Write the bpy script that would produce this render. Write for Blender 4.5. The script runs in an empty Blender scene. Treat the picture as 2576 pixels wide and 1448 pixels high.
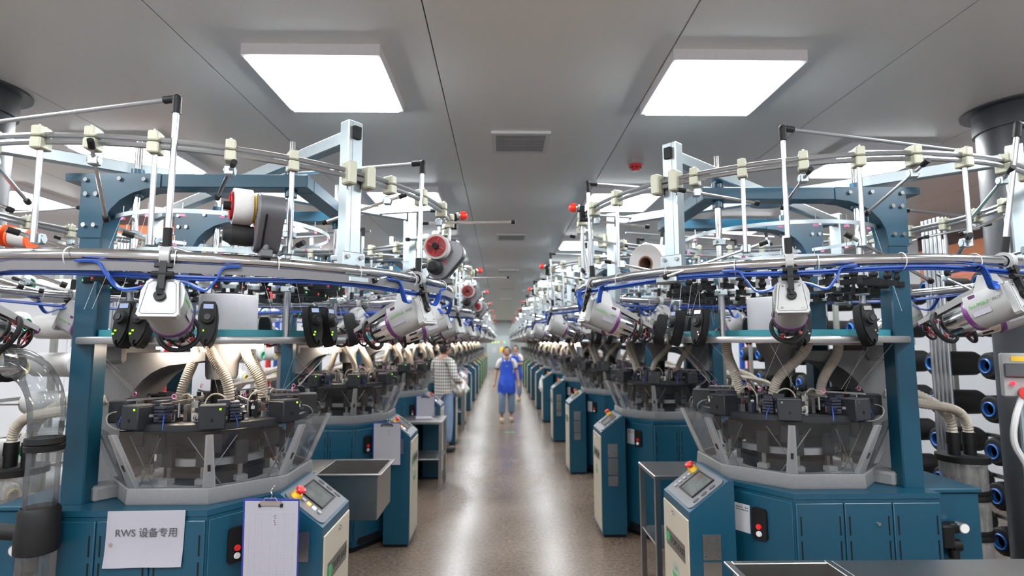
import bpy, bmesh, math, random
from mathutils import Vector, Matrix
R = math.radians
PI = math.pi
random.seed(7)
scn = bpy.context.scene
col = scn.collection

# ------------------------------------------------------------------ camera
FPX, VX, VY, EYE = 1400.0, 1262.0, 860.0, 1.72      # focal length and aisle vanishing point in a 2576 x 1448 frame
cd = bpy.data.cameras.new('camera'); cam = bpy.data.objects.new('camera', cd); col.objects.link(cam)
cd.sensor_width = 36.0; cd.lens = FPX / 2576.0 * 36.0; cd.clip_start = 0.05; cd.clip_end = 120
_d = Vector((VX - 1288.0, VY - 724.0, FPX)).normalized()
_u = Vector((0, -1, 0)); _u = (_u - _u.dot(_d) * _d).normalized()
_x = _d.cross(_u)
if _x.x < 0: _x = -_x
cam.matrix_world = Matrix(((_x[0], -_x[1], -_x[2], 0), (_d[0], -_d[1], -_d[2], 0), (_u[0], -_u[1], -_u[2], EYE), (0, 0, 0, 1)))
cd.dof.use_dof = True; cd.dof.focus_distance = 2.1; cd.dof.aperture_fstop = 2.4
scn.camera = cam
# ------------------------------------------------------------------ world and exposure
w = bpy.data.worlds.new('hall_air'); scn.world = w; w.use_nodes = True
w.node_tree.nodes['Background'].inputs[0].default_value = (0.8, 0.85, 0.9, 1)
w.node_tree.nodes['Background'].inputs[1].default_value = 0.05
scn.view_settings.view_transform = 'Standard'; scn.view_settings.look = 'None'
scn.view_settings.exposure = 0.0; scn.view_settings.gamma = 1.0; scn.view_settings.use_curve_mapping = False
PANEL_GLOW = 55.0      # radiance of the ceiling light panels
LAMP_GLOW = 85.0       # radiance of the work lamps under the machines' top plates
scn.cycles.max_bounces = 8; scn.cycles.transparent_max_bounces = 24
scn.cycles.sample_clamp_indirect = 3.0; scn.cycles.sample_clamp_direct = 20.0; scn.cycles.caustics_reflective = False; scn.cycles.caustics_refractive = False

# ------------------------------------------------------------------ materials
MATS = {}
def mat(name, color, rough=0.5, metal=0.0, var=0.06, scale=40.0, bump=0.0, emit=None, estr=0.0, spec=0.5, coat=0.0):
    if name in MATS: return MATS[name]
    m = bpy.data.materials.new(name); m.use_nodes = True; nt = m.node_tree; b = nt.nodes['Principled BSDF']
    b.inputs['Roughness'].default_value = rough; b.inputs['Metallic'].default_value = metal
    b.inputs['Specular IOR Level'].default_value = spec
    if coat: b.inputs['Coat Weight'].default_value = coat
    c = (*color, 1)
    b.inputs['Base Color'].default_value = c
    if var > 0:
        tc = nt.nodes.new('ShaderNodeTexCoord'); nz = nt.nodes.new('ShaderNodeTexNoise'); nz.inputs['Scale'].default_value = scale
        nz.inputs['Detail'].default_value = 3
        nt.links.new(tc.outputs['Object'], nz.inputs['Vector'])
        mx = nt.nodes.new('ShaderNodeMix'); mx.data_type = 'RGBA'
        mx.inputs[6].default_value = (*[max(0, x * (1 - var)) for x in color], 1)
        mx.inputs[7].default_value = (*[min(1, x * (1 + var)) for x in color], 1)
        nt.links.new(nz.outputs['Fac'], mx.inputs[0]); nt.links.new(mx.outputs[2], b.inputs['Base Color'])
        if bump:
            bp = nt.nodes.new('ShaderNodeBump'); bp.inputs['Strength'].default_value = bump; bp.inputs['Distance'].default_value = 0.002
            nt.links.new(nz.outputs['Fac'], bp.inputs['Height']); nt.links.new(bp.outputs[0], b.inputs['Normal'])
    if emit:
        b.inputs['Emission Color'].default_value = (*emit, 1); b.inputs['Emission Strength'].default_value = estr
    MATS[name] = m; return m
def clear(name, tint, refl=0.12, rough=0.08, body=0.06, bodycol=(0.6, 0.62, 0.64)):
    """a thin clear plastic sheet: lets light through, with a gloss and a faint milky body"""
    if name in MATS: return MATS[name]
    m = bpy.data.materials.new(name); m.use_nodes = True; nt = m.node_tree; n = nt.nodes; n.clear()
    out = n.new('ShaderNodeOutputMaterial'); tr = n.new('ShaderNodeBsdfTransparent'); tr.inputs[0].default_value = (*tint, 1)
    gl = n.new('ShaderNodeBsdfGlossy'); gl.inputs['Roughness'].default_value = rough
    df = n.new('ShaderNodeBsdfDiffuse'); df.inputs[0].default_value = (*bodycol, 1)
    fr = n.new('ShaderNodeLayerWeight'); fr.inputs[0].default_value = 0.3
    mr = n.new('ShaderNodeMath'); mr.operation = 'MULTIPLY_ADD'; mr.inputs[1].default_value = refl * 3.0; mr.inputs[2].default_value = refl * 0.12
    nt.links.new(fr.outputs['Fresnel'], mr.inputs[0])
    nz = n.new('ShaderNodeTexNoise'); nz.inputs['Scale'].default_value = 9
    m2 = n.new('ShaderNodeMath'); m2.operation = 'MULTIPLY'; m2.inputs[1].default_value = body * 2; nt.links.new(nz.outputs['Fac'], m2.inputs[0])
    a = n.new('ShaderNodeMixShader'); b = n.new('ShaderNodeMixShader')
    nt.links.new(m2.outputs[0], a.inputs[0]); nt.links.new(tr.outputs[0], a.inputs[1]); nt.links.new(df.outputs[0], a.inputs[2])
    nt.links.new(mr.outputs[0], b.inputs[0]); nt.links.new(a.outputs[0], b.inputs[1]); nt.links.new(gl.outputs[0], b.inputs[2])
    nt.links.new(b.outputs[0], out.inputs[0])
    MATS[name] = m; return m
def glow(name, color, strength):
    if name in MATS: return MATS[name]
    m = bpy.data.materials.new(name); m.use_nodes = True; n = m.node_tree.nodes; n.clear()
    out = n.new('ShaderNodeOutputMaterial'); e = n.new('ShaderNodeEmission')
    e.inputs[0].default_value = (*color, 1); e.inputs[1].default_value = strength
    m.node_tree.links.new(e.outputs[0], out.inputs[0]); MATS[name] = m; return m

BLUE = mat('blue_paint', (0.0045, 0.050, 0.087), 0.34, scale=6, var=0.08)
GREEN = mat('green_paint', (0.03, 0.10, 0.05), 0.45, scale=6)
CREAM = mat('cream_paint', (0.40, 0.36, 0.29), 0.45, scale=5, var=0.04)
CAST = mat('grey_casting', (0.17, 0.17, 0.175), 0.55, scale=70, var=0.12, bump=0.25)
DARK = mat('dark_grey_housing', (0.018, 0.0195, 0.023), 0.42, spec=0.35)
BLOCKD = mat('slate_block', (0.026, 0.029, 0.045), 0.5, spec=0.35)
BLACK = mat('black_plastic', (0.006, 0.006, 0.0065), 0.55, spec=0.25)
RUBBER = mat('black_rubber', (0.008, 0.008, 0.0085), 0.65, spec=0.3)
ALU = mat('aluminium', (0.54, 0.56, 0.58), 0.32, 1.0, var=0.05, scale=25)
GALV = mat('galvanised_steel', (0.40, 0.455, 0.48), 0.4, 1.0, var=0.12, scale=18)
CHROME = mat('polished_steel', (0.78, 0.79, 0.80), 0.16, 1.0, var=0.02)
STEEL = mat('stainless_sheet', (0.42, 0.41, 0.40), 0.33, 1.0, var=0.08, scale=14)
DSTEEL = mat('dull_steel', (0.33, 0.32, 0.31), 0.4, 1.0, var=0.2, scale=60)
NYLON = mat('cream_nylon', (0.44, 0.44, 0.34), 0.5, scale=30)
WHITE = mat('white_plastic', (0.32, 0.32, 0.315), 0.42, var=0.03)
SILVERP = mat('silver_grey_plastic', (0.32, 0.32, 0.32), 0.4, var=0.04)
PALE = mat('pale_grey_drum', (0.34, 0.335, 0.35), 0.5, var=0.03)
PURPLE = mat('purple_plastic', (0.10, 0.02, 0.11), 0.35)
TURQ = mat('turquoise_band', (0.03, 0.23, 0.28), 0.5)
HOSE = mat('cream_hose', (0.50, 0.45, 0.375), 0.55, var=0.05)
PINK = mat('pink_ceramic', (0.55, 0.18, 0.34), 0.25)
BLUEC = mat('blue_cable', (0.008, 0.055, 0.30), 0.4)
GREYC = mat('grey_ribbon', (0.12, 0.118, 0.126), 0.5)
RED = mat('red_plastic', (0.62, 0.02, 0.02), 0.3)
YELLOW = mat('yellow_plastic', (0.75, 0.45, 0.02), 0.4)
YARNW = mat('white_yarn', (0.50, 0.49, 0.48), 0.8, scale=120, var=0.08, bump=0.5)
YARNB = mat('black_yarn', (0.011, 0.011, 0.012), 0.75, scale=120, bump=0.5)
CORE = mat('blue_cone_core', (0.03, 0.20, 0.72), 0.35)
GUNMETAL = mat('gunmetal_housing', (0.085, 0.085, 0.095), 0.42, 0.2)
PAPER = mat('white_paper', (0.31, 0.30, 0.34), 0.8, var=0.02)
INK = mat('black_ink', (0.02, 0.02, 0.022), 0.7, var=0)
BROWN = mat('brown_card', (0.14, 0.07, 0.045), 0.8)
GREENS = mat('green_print', (0.03, 0.30, 0.09), 0.5, var=0)
LIMEP = mat('lime_print', (0.16, 0.46, 0.14), 0.5, var=0)
ORANGE = mat('orange_flange', (0.80, 0.10, 0.02), 0.35)
WHITEB = mat('machine_lettering_grey', (0.2, 0.2, 0.21), 0.5, var=0)
CLEAR = clear('clear_guard', (0.95, 0.955, 0.96), 0.10, 0.06, 0.012)
CLEARP = clear('clear_pipe', (0.86, 0.88, 0.89), 0.25, 0.05, 0.05)
MILKY = clear('milky_tube', (0.80, 0.80, 0.79), 0.15, 0.2, 0.30, (0.5, 0.49, 0.48))
LGREEN = glow('green_lamp', (0.10, 1.0, 0.12), 3.0)
LRED = glow('red_lamp', (1.0, 0.03, 0.05), 3.0)
LLIME = glow('lime_lamp', (0.35, 1.0, 0.02), 2.2)
LORANGE = glow('orange_lamp', (1.0, 0.22, 0.05), 5.0)
LWHITE = glow('white_lamp', (0.95, 0.95, 1.0), 2.0)
LCD = glow('blue_white_display', (0.55, 0.68, 1.0), 0.8)
WARM = glow('warm_work_lamp', (1.0, 0.83, 0.66), LAMP_GLOW)
PANEL = glow('ceiling_light_diffuser', (0.945, 0.98, 1.0), PANEL_GLOW)

# ------------------------------------------------------------------ mesh collector
class MB:
    def __init__(s, m=None): s.v = []; s.f = []; s.mi = []; s.mats = []; s.T = Matrix.Identity(4); s.use(m)
    def use(s, m):
        if m is not None:
            if m not in s.mats: s.mats.append(m)
            s.c = s.mats.index(m)
        return s
    def add(s, vs, fs):
        o = len(s.v); T = s.T
        s.v += [tuple(T @ Vector(p)) for p in vs]
        s.f += [tuple(i + o for i in f) for f in fs]; s.mi += [s.c] * len(fs); return s
    def merge(s, b):
        o = len(s.v); s.v += b.v; s.f += [tuple(i + o for i in f) for f in b.f]
        for i in b.mi:
            m = b.mats[i]
            if m not in s.mats: s.mats.append(m)
            s.mi.append(s.mats.index(m))
        return s
    def box(s, x0, x1, y0, y1, z0, z1, e=0.0):
        x0, x1 = min(x0, x1), max(x0, x1); y0, y1 = min(y0, y1), max(y0, y1); z0, z1 = min(z0, z1), max(z0, z1)
        cx, cy, cz = (x0 + x1) / 2, (y0 + y1) / 2, (z0 + z1) / 2; a, b, c = (x1 - x0) / 2, (y1 - y0) / 2, (z1 - z0) / 2
        if e <= 0 or e >= min(a, b, c):
            v = [(x, y, z) for x in (x0, x1) for y in (y0, y1) for z in (z0, z1)]
            return s.add(v, [(0, 1, 3, 2), (4, 6, 7, 5), (0, 4, 5, 1), (2, 3, 7, 6), (0, 2, 6, 4), (1, 5, 7, 3)])
        v = []; ix = {}
        for sx in (-1, 1):
            for sy in (-1, 1):
                for sz in (-1, 1):
                    for ax, p in (('x', (sx * a, sy * (b - e), sz * (c - e))), ('y', (sx * (a - e), sy * b, sz * (c - e))), ('z', (sx * (a - e), sy * (b - e), sz * c))):
                        ix[sx, sy, sz, ax] = len(v); v.append((cx + p[0], cy + p[1], cz + p[2]))
        f = []
        for q in (-1, 1):
            f.append([ix[q, -1, -1, 'x'], ix[q, 1, -1, 'x'], ix[q, 1, 1, 'x'], ix[q, -1, 1, 'x']][::q])
            f.append([ix[-1, q, -1, 'y'], ix[-1, q, 1, 'y'], ix[1, q, 1, 'y'], ix[1, q, -1, 'y']][::q])
            f.append([ix[-1, -1, q, 'z'], ix[1, -1, q, 'z'], ix[1, 1, q, 'z'], ix[-1, 1, q, 'z']][::q])
        for p in (-1, 1):
            for q in (-1, 1):
                k = p * q
                f.append([ix[p, q, -1, 'x'], ix[p, q, -1, 'y'], ix[p, q, 1, 'y'], ix[p, q, 1, 'x']][::k])
                f.append([ix[-1, p, q, 'y'], ix[-1, p, q, 'z'], ix[1, p, q, 'z'], ix[1, p, q, 'y']][::k])
                f.append([ix[q, -1, p, 'z'], ix[q, -1, p, 'x'], ix[q, 1, p, 'x'], ix[q, 1, p, 'z']][::k])
                for r in (-1, 1): f.append([ix[p, q, r, 'x'], ix[p, q, r, 'y'], ix[p, q, r, 'z']][::p * q * r])
        return s.add(v, f)
    def cb(s, c, d, e=0.0): return s.box(c[0] - d[0] / 2, c[0] + d[0] / 2, c[1] - d[1] / 2, c[1] + d[1] / 2, c[2] - d[2] / 2, c[2] + d[2] / 2, e)
    def obox(s, c, d, rz=0.0, rx=0.0, ry=0.0, e=0.0):
        T = s.T; s.T = T @ Matrix.Translation(c) @ Matrix.Rotation(rz, 4, 'Z') @ Matrix.Rotation(ry, 4, 'Y') @ Matrix.Rotation(rx, 4, 'X')
        s.cb((0, 0, 0), d, e); s.T = T; return s
    def bar(s, p0, p1, wd, ht, e=0.0):
        """rectangular bar from p0 to p1, ht measured towards up"""
        p0, p1 = Vector(p0), Vector(p1); d = p1 - p0; L = d.length; q = d.to_track_quat('X', 'Z')
        T = s.T; s.T = T @ Matrix.Translation((p0 + p1) / 2) @ q.to_matrix().to_4x4(); s.cb((0, 0, 0), (L, wd, ht), e); s.T = T; return s
    def cyl(s, p0, p1, r0, r1=None, n=12, cap=True):
        r1 = r0 if r1 is None else r1; p0, p1 = Vector(p0), Vector(p1); d = (p1 - p0).normalized()
        a = d.orthogonal().normalized(); b = d.cross(a); v = []; f = []
        for i in range(n):
            t = 2 * PI * i / n; k = a * math.cos(t) + b * math.sin(t); v += [p0 + k * r0, p1 + k * r1]
        for i in range(n):
            j = (i + 1) % n; f.append((2 * i, 2 * j, 2 * j + 1, 2 * i + 1))
        if cap: f.append(tuple(2 * i for i in range(n))[::-1]); f.append(tuple(2 * i + 1 for i in range(n)))
        return s.add(v, f)
    def tube(s, path, r, n=8, closed=False, radii=None, cap=True, flat=None):
        """tube along a path; flat=(half width, half thickness, width direction or None) makes a ribbon"""
        P = [Vector(p) for p in path]; m = len(P); v = []; f = []; a = None
        for i in range(m):
            t = (P[(i + 1) % m] - P[i - 1]) if closed else (P[min(i + 1, m - 1)] - P[max(i - 1, 0)])
            t = t.normalized() if t.length > 1e-9 else Vector((0, 0, 1))
            if flat and flat[2] is not None: a = Vector(flat[2]); a = a - a.dot(t) * t
            elif a is None: a = Vector((0, 0, 1)) if abs(t.z) < 0.9 else Vector((1, 0, 0)); a = a - a.dot(t) * t
            else: a = a - a.dot(t) * t
            a = a.normalized() if a.length > 1e-6 else t.orthogonal().normalized(); b = t.cross(a)
            if flat:
                v += [P[i] + a * flat[0] + b * flat[1], P[i] - a * flat[0] + b * flat[1], P[i] - a * flat[0] - b * flat[1], P[i] + a * flat[0] - b * flat[1]]
            else:
                rr = radii[i] if radii else r
                v += [P[i] + (a * math.cos(2 * PI * k / n) + b * math.sin(2 * PI * k / n)) * rr for k in range(n)]
        if flat: n = 4
        for i in range(m if closed else m - 1):
            j = (i + 1) % m
            for k in range(n):
                l = (k + 1) % n; f.append((i * n + k, i * n + l, j * n + l, j * n + k))
        if not closed and cap: f.append(tuple(range(n))[::-1]); f.append(tuple((m - 1) * n + k for k in range(n)))
        return s.add(v, f)
    def ring(s, c, Rr, r, n=48, m=8, axis=(0, 0, 1)):
        q = Vector(axis).to_track_quat('Z', 'Y'); c = Vector(c)
        return s.tube([c + q @ Vector((Rr * math.cos(2 * PI * i / n), Rr * math.sin(2 * PI * i / n), 0)) for i in range(n)], r, m, True)
    def lathe(s, prof, n=24, c=(0, 0, 0), axis=(0, 0, 1), a0=0.0, cap=False):
        q = Vector(axis).to_track_quat('Z', 'Y'); c = Vector(c); v = []; f = []; m = len(prof)
        for i in range(n):
            t = a0 + 2 * PI * i / n
            v += [c + q @ Vector((r * math.cos(t), r * math.sin(t), z)) for r, z in prof]
        for i in range(n):
            j = (i + 1) % n
            for k in range(m - 1): f.append((i * m + k, j * m + k, j * m + k + 1, i * m + k + 1))
        if cap:
            f.append(tuple(i * m for i in range(n))[::-1]); f.append(tuple(i * m + m - 1 for i in range(n)))
        return s.add(v, f)
    def prism(s, poly, z0, z1):
        n = len(poly); v = [(x, y, z0) for x, y in poly] + [(x, y, z1) for x, y in poly]
        f = [tuple(range(n))[::-1], tuple(range(n, 2 * n))] + [(i, (i + 1) % n, n + (i + 1) % n, n + i) for i in range(n)]
        return s.add(v, f)
    def ball(s, c, r, n=12, m=8, sc=(1, 1, 1)):
        c = Vector(c); v = [c + Vector((0, 0, -r * sc[2]))]; f = []
        for j in range(1, m):
            p = -PI / 2 + PI * j / m
            v += [c + Vector((r * math.cos(p) * math.cos(2 * PI * i / n) * sc[0], r * math.cos(p) * math.sin(2 * PI * i / n) * sc[1], r * math.sin(p) * sc[2])) for i in range(n)]
        v.append(c + Vector((0, 0, r * sc[2]))); t = len(v) - 1
        for i in range(n):
            k = (i + 1) % n; f.append((0, 1 + k, 1 + i)); f.append((t, t - n + i, t - n + k))
            for j in range(m - 2): f.append((1 + j * n + i, 1 + j * n + k, 1 + (j + 1) * n + k, 1 + (j + 1) * n + i))
        return s.add(v, f)
    def at(s, M): s.T = M; return s
    def mesh(s, name, mirror=False, sharp=35):
        me = bpy.data.meshes.new(name)
        v = [(-x, y, z) for x, y, z in s.v] if mirror else s.v
        me.from_pydata(v, [], s.f)
        for m in s.mats: me.materials.append(m)
        me.polygons.foreach_set('material_index', s.mi)
        bm = bmesh.new(); bm.from_mesh(me); bmesh.ops.recalc_face_normals(bm, faces=bm.faces); bm.to_mesh(me); bm.free()
        me.polygons.foreach_set('use_smooth', [True] * len(me.polygons)); me.set_sharp_from_angle(angle=R(sharp))
        return me
    def obj(s, name, parent=None, mirror=False, sharp=35):
        o = bpy.data.objects.new(name, s.mesh(name, mirror, sharp)); col.objects.link(o); o.parent = parent; return o

def tag(o, label=None, cat=None, group=None, kind=None):
    for k, v in (('label', label), ('category', cat), ('group', group), ('kind', kind)):
        if v: o[k] = v
    return o
def thing(name, loc=(0, 0, 0), rz=0.0, label=None, cat=None, group=None):
    o = bpy.data.objects.new(name, None); col.objects.link(o); o.location = loc; o.rotation_euler = (0, 0, rz); o.empty_display_size = 0.1
    return tag(o, label, cat, group)
def copy_tree(o, parent=None):
    c = o.copy(); col.objects.link(c); c.parent = parent
    for ch in o.children: copy_tree(ch, c)
    return c
def drop_tree(o):
    for ch in list(o.children): drop_tree(ch)
    bpy.data.objects.remove(o)
_txt = {}
def text_mesh(body, size, m, shear=0.0, depth=0.0006):
    key = (body, size, m.name, shear)
    if key in _txt: return _txt[key]
    cu = bpy.data.curves.new('writing', 'FONT'); cu.body = body; cu.size = size; cu.align_x = 'CENTER'; cu.align_y = 'CENTER'; cu.extrude = depth; cu.shear = shear; cu.resolution_u = 3
    o = bpy.data.objects.new('writing', cu); col.objects.link(o)
    dg = bpy.context.evaluated_depsgraph_get(); me = bpy.data.meshes.new_from_object(o.evaluated_get(dg)); me.name = 'writing'
    bpy.data.objects.remove(o); bpy.data.curves.remove(cu)
    me.materials.clear(); me.materials.append(m); _txt[key] = me; return me
def text(name, body, size, m, M, parent, shear=0.0):
    o = bpy.data.objects.new(name, text_mesh(body, size, m, shear)); col.objects.link(o); o.parent = parent; o.matrix_local = M; return o
def frame(o, xa, ya):
    """matrix with origin o, local x along xa, local y along ya"""
    xa = Vector(xa).normalized(); ya = Vector(ya); ya = (ya - ya.dot(xa) * xa).normalized(); za = xa.cross(ya)
    return Matrix(((xa.x, ya.x, za.x, o[0]), (xa.y, ya.y, za.y, o[1]), (xa.z, ya.z, za.z, o[2]), (0, 0, 0, 1)))
def rrect(a, b, r, n=4):
    p = []
    for cx, cy, t0 in ((a - r, b - r, 0), (-a + r, b - r, 90), (-a + r, -b + r, 180), (a - r, -b + r, 270)):
        p += [(cx + r * math.cos(R(t0 + 90 * i / n)), cy + r * math.sin(R(t0 + 90 * i / n))) for i in range(n + 1)]
    return p
def bez(p0, p1, p2, p3, n=16):
    p0, p1, p2, p3 = map(Vector, (p0, p1, p2, p3)); o = []
    for i in range(n + 1):
        t = i / n; q = 1 - t; o.append(p0 * q ** 3 + p1 * 3 * q * q * t + p2 * 3 * q * t * t + p3 * t ** 3)
    return o
def smooth(pts, n=6):
    """Catmull-Rom through points"""
    P = [Vector(p) for p in pts]; P = [P[0] * 2 - P[1]] + P + [P[-1] * 2 - P[-2]]; o = []
    for i in range(1, len(P) - 2):
        a, b, c, d = P[i - 1:i + 3]
        for k in range(n):
            t = k / n; o.append(0.5 * ((2 * b) + (c - a) * t + (2 * a - 5 * b + 4 * c - d) * t * t + (3 * b - a - 3 * c + d) * t ** 3))
    o.append(P[-2]); return o

class Asm:
    """collects the parts of one thing; past a level of detail small pieces are joined into one part"""
    def __init__(s, root, lod=0, mirror=False): s.root = root; s.lod = lod; s.mir = mirror; s.b = {}
    def part(s, name, mb, det=0, parent=None, bucket=None, label=None, kind=None):
        if s.lod <= det:
            o = mb.obj(name, parent or s.root, s.mir)
            if label: o['label'] = label
            if kind: o['kind'] = kind
            return o
        s.b.setdefault(bucket or name, MB()).merge(mb); return None
    def share(s, name, me, M, parent=None):
        o = bpy.data.objects.new(name, me); col.objects.link(o); o.parent = parent or s.root; o.matrix_local = M; return o
    def done(s):
        for k, mb in s.b.items():
            o = mb.obj(k, s.root, s.mir); o['kind'] = 'stuff'
        return s.root

# ------------------------------------------------------------------ the hall
CEIL = 3.12; X0, X1, Y0, Y1 = -7.2, 5.35, -3.2, 36.0
def noise_floor():
    m = bpy.data.materials.new('polished_concrete'); m.use_nodes = True; nt = m.node_tree; b = nt.nodes['Principled BSDF']
    tc = nt.nodes.new('ShaderNodeTexCoord')
    def nz(scale, det):
        n = nt.nodes.new('ShaderNodeTexNoise'); n.inputs['Scale'].default_value = scale; n.inputs['Detail'].default_value = det
        nt.links.new(tc.outputs['Object'], n.inputs['Vector']); return n
    big, fine = nz(1.3, 3), nz(34, 5)
    vo = nt.nodes.new('ShaderNodeTexVoronoi'); vo.inputs['Scale'].default_value = 60; nt.links.new(tc.outputs['Object'], vo.inputs['Vector'])
    r1 = nt.nodes.new('ShaderNodeValToRGB'); r1.color_ramp.elements[0].position = 0.3; r1.color_ramp.elements[1].position = 0.75
    r1.color_ramp.elements[0].color = (0.118, 0.086, 0.066, 1); r1.color_ramp.elements[1].color = (0.185, 0.146, 0.121, 1)
    nt.links.new(big.outputs['Fac'], r1.inputs[0])
    r2 = nt.nodes.new('ShaderNodeValToRGB'); r2.color_ramp.elements[0].position = 0.35; r2.color_ramp.elements[1].position = 0.7
    r2.color_ramp.elements[0].color = (0.72, 0.69, 0.66, 1); r2.color_ramp.elements[1].color = (1.25, 1.23, 1.2, 1)
    nt.links.new(fine.outputs['Fac'], r2.inputs[0])
    mx = nt.nodes.new('ShaderNodeMix'); mx.data_type = 'RGBA'; mx.blend_type = 'MULTIPLY'; mx.inputs[0].default_value = 1
    nt.links.new(r1.outputs[0], mx.inputs[6]); nt.links.new(r2.outputs[0], mx.inputs[7])
    r3 = nt.nodes.new('ShaderNodeValToRGB'); r3.color_ramp.elements[0].position = 0.10; r3.color_ramp.elements[1].position = 0.22
    r3.color_ramp.elements[0].color = (0.3, 0.3, 0.3, 1); r3.color_ramp.elements[1].color = (0, 0, 0, 1)
    nt.links.new(vo.outputs['Distance'], r3.inputs[0])
    m2 = nt.nodes.new('ShaderNodeMix'); m2.data_type = 'RGBA'; m2.inputs[7].default_value = (0.34, 0.30, 0.27, 1)
    nt.links.new(r3.outputs[0], m2.inputs[0]); nt.links.new(mx.outputs[2], m2.inputs[6]); nt.links.new(m2.outputs[2], b.inputs['Base Color'])
    mr = nt.nodes.new('ShaderNodeMapRange'); mr.inputs[3].default_value = 0.23; mr.inputs[4].default_value = 0.29
    nt.links.new(big.outputs['Fac'], mr.inputs[0]); nt.links.new(mr.outputs[0], b.inputs['Roughness'])
    b.inputs['Specular IOR Level'].default_value = 0.42
    return m
FLOORM = noise_floor()
CEILM = mat('white_ceiling_panel', (0.90, 0.90, 0.88), 0.30, scale=0.8, var=0.03)
SEAM = mat('panel_seam', (0.03, 0.03, 0.03), 0.8)
WALLM = mat('white_wall_panel', (0.55, 0.56, 0.59), 0.45, scale=1.2, var=0.03)
SKIRT = mat('dark_skirting', (0.10, 0.10, 0.105), 0.6)
COLM = mat('charcoal_column', (0.035, 0.038, 0.045), 0.4, scale=4)
LFRAME = mat('light_frame', (0.82, 0.80, 0.83), 0.4)
def struct(name, mb): return tag(mb.obj(name), kind='structure')
struct('floor', MB(FLOORM).box(X0, X1, Y0, Y1, -0.12, 0))
ceil = struct('ceiling', MB(SEAM).box(X0, X1, Y0, Y1, CEIL + 0.045, CEIL + 0.12))
xs = [-7.2] + [-0.33 + 1.15 * i for i in range(-5, 5)] + [5.35]; ys = [Y0, 8.1, 14.1, 20.1, 26.1, 32.1, Y1]
for i in range(len(xs) - 1):
    for j in range(len(ys) - 1):
        MB(CEILM).box(xs[i] + 0.003, xs[i + 1] - 0.003, ys[j] + 0.003, ys[j + 1] - 0.003, CEIL, CEIL + 0.05, 0.002).obj('ceiling_panel', ceil)
wr = struct('wall_right', MB(SEAM).box(X1 + 0.03, X1 + 0.15, Y0, Y1, 0, CEIL + 0.12))
yy = Y0
while yy < Y1 - 0.01:
    y2 = min(yy + 1.4, Y1); MB(WALLM).box(X1, X1 + 0.04, yy + 0.003, y2 - 0.003, 0, CEIL + 0.045, 0.003).obj('wall_panel', wr); yy = y2
wl = struct('wall_left', MB(SEAM).box(X0 - 0.15, X0 - 0.03, Y0, Y1, 0, CEIL + 0.12))
yy = Y0
while yy < Y1 - 0.01:
    y2 = min(yy + 1.4, Y1); MB(WALLM).box(X0 - 0.04, X0, yy + 0.003, y2 - 0.003, 0, CEIL + 0.045, 0.003).obj('wall_panel', wl); yy = y2
struct('baseboard_right', MB(SKIRT).box(X1 - 0.02, X1, Y0, Y1, 0, 0.16))
struct('wall_back', MB(mat('end_wall_grey', (0.20, 0.21, 0.215), 0.6)).box(X0 - 0.15, X1 + 0.15, Y1, Y1 + 0.12, 0, CEIL + 0.12))
struct('wall_front', MB(WALLM).box(X0 - 0.15, X1 + 0.15, Y0 - 0.12, Y0, 0, CEIL + 0.12))
ORD = ['first', 'second', 'third', 'fourth', 'fifth', 'sixth', 'seventh', 'eighth', 'ninth', 'tenth', 'eleventh', 'twelfth', 'thirteenth', 'fourteenth', 'fifteenth', 'sixteenth', 'seventeenth']

# ceiling light panels
def panel_proto():
    t = thing('ceiling_light')
    f = MB(LFRAME); a, b = 0.30, 0.325
    for s in (-1, 1):
        f.box(s * a, s * b, -b, b, -0.055, 0); f.box(-a, a, s * a, s * b, -0.055, 0)
    f.obj('light_frame', t)
    MB(PANEL).box(-a, a, -a, a, -0.068, -0.035).obj('diffuser', t)  # lowered past its frame; glowing sides added to light the ceiling
    return t
pl = panel_proto(); first = True
for cx, y0, nm in ((-0.90, 2.84, 'left inner'), (1.15, 2.86, 'right inner'), (-2.67, 4.06, 'left outer'), (2.80, 4.10, 'right outer'), (-4.6, 2.84, 'far left')):
    for k in range(-2, 14):
        y = y0 + 2.42 * k
        if y < Y0 + 0.5 or y > Y1 - 0.6: continue
        o = pl if first else copy_tree(pl); first = False
        o.location = (cx, y, CEIL)
        lab = 'square white ceiling light, %s in the %s row' % (ORD[k], nm) if k >= 0 else 'square white ceiling light %s the camera, %s row' % (('just before', 'behind')[-k - 1], nm)
        tag(o, lab, 'ceiling light', 'square ceiling lights, %s row' % nm)
# ceiling vents
VENT = mat('vent_metal', (0.80, 0.80, 0.81), 0.45); VDARK = mat('vent_dark', (0.10, 0.10, 0.10), 0.8)
def vent_proto():
    t = thing('air_vent'); f = MB(VENT); a, b = 0.17, 0.20
    for s in (-1, 1):
        f.box(s * a, s * b, -b, b, -0.018, 0); f.box(-a, a, s * a, s * b, -0.018, 0)
    f.obj('vent_frame', t); MB(VDARK).box(-a, a, -a, a, -0.006, 0).obj('duct_opening', t)
    sl = MB(VENT).obox((0, 0, 0), (2 * a, 0.02, 0.002), rx=R(38)); me = sl.mesh('slat')
    for i in range(14):
        o = bpy.data.objects.new('slat', me); col.objects.link(o); o.parent = t; o.location = (0, -a + 0.014 + i * 0.0240, -0.012)
    return t
vp = vent_proto()
for k, y in enumerate((3.79, 7.33, 10.9, 14.5, 18.1)):
    o = vp if k == 0 else copy_tree(vp); o.location = (0.13, y, CEIL)
    tag(o, 'slatted grey air vent in the ceiling, %s along the aisle' % ORD[k], 'air vent', 'ceiling air vents over the aisle')
t = thing('smoke_detector', (1.04, 4.2, CEIL), 0, 'red smoke detector on a white base by the ceiling vent', 'smoke detector')
MB(WHITE).lathe([(0, 0), (0.062, 0), (0.062, -0.022), (0.055, -0.03), (0, -0.03)], 24).obj('base', t)
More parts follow.
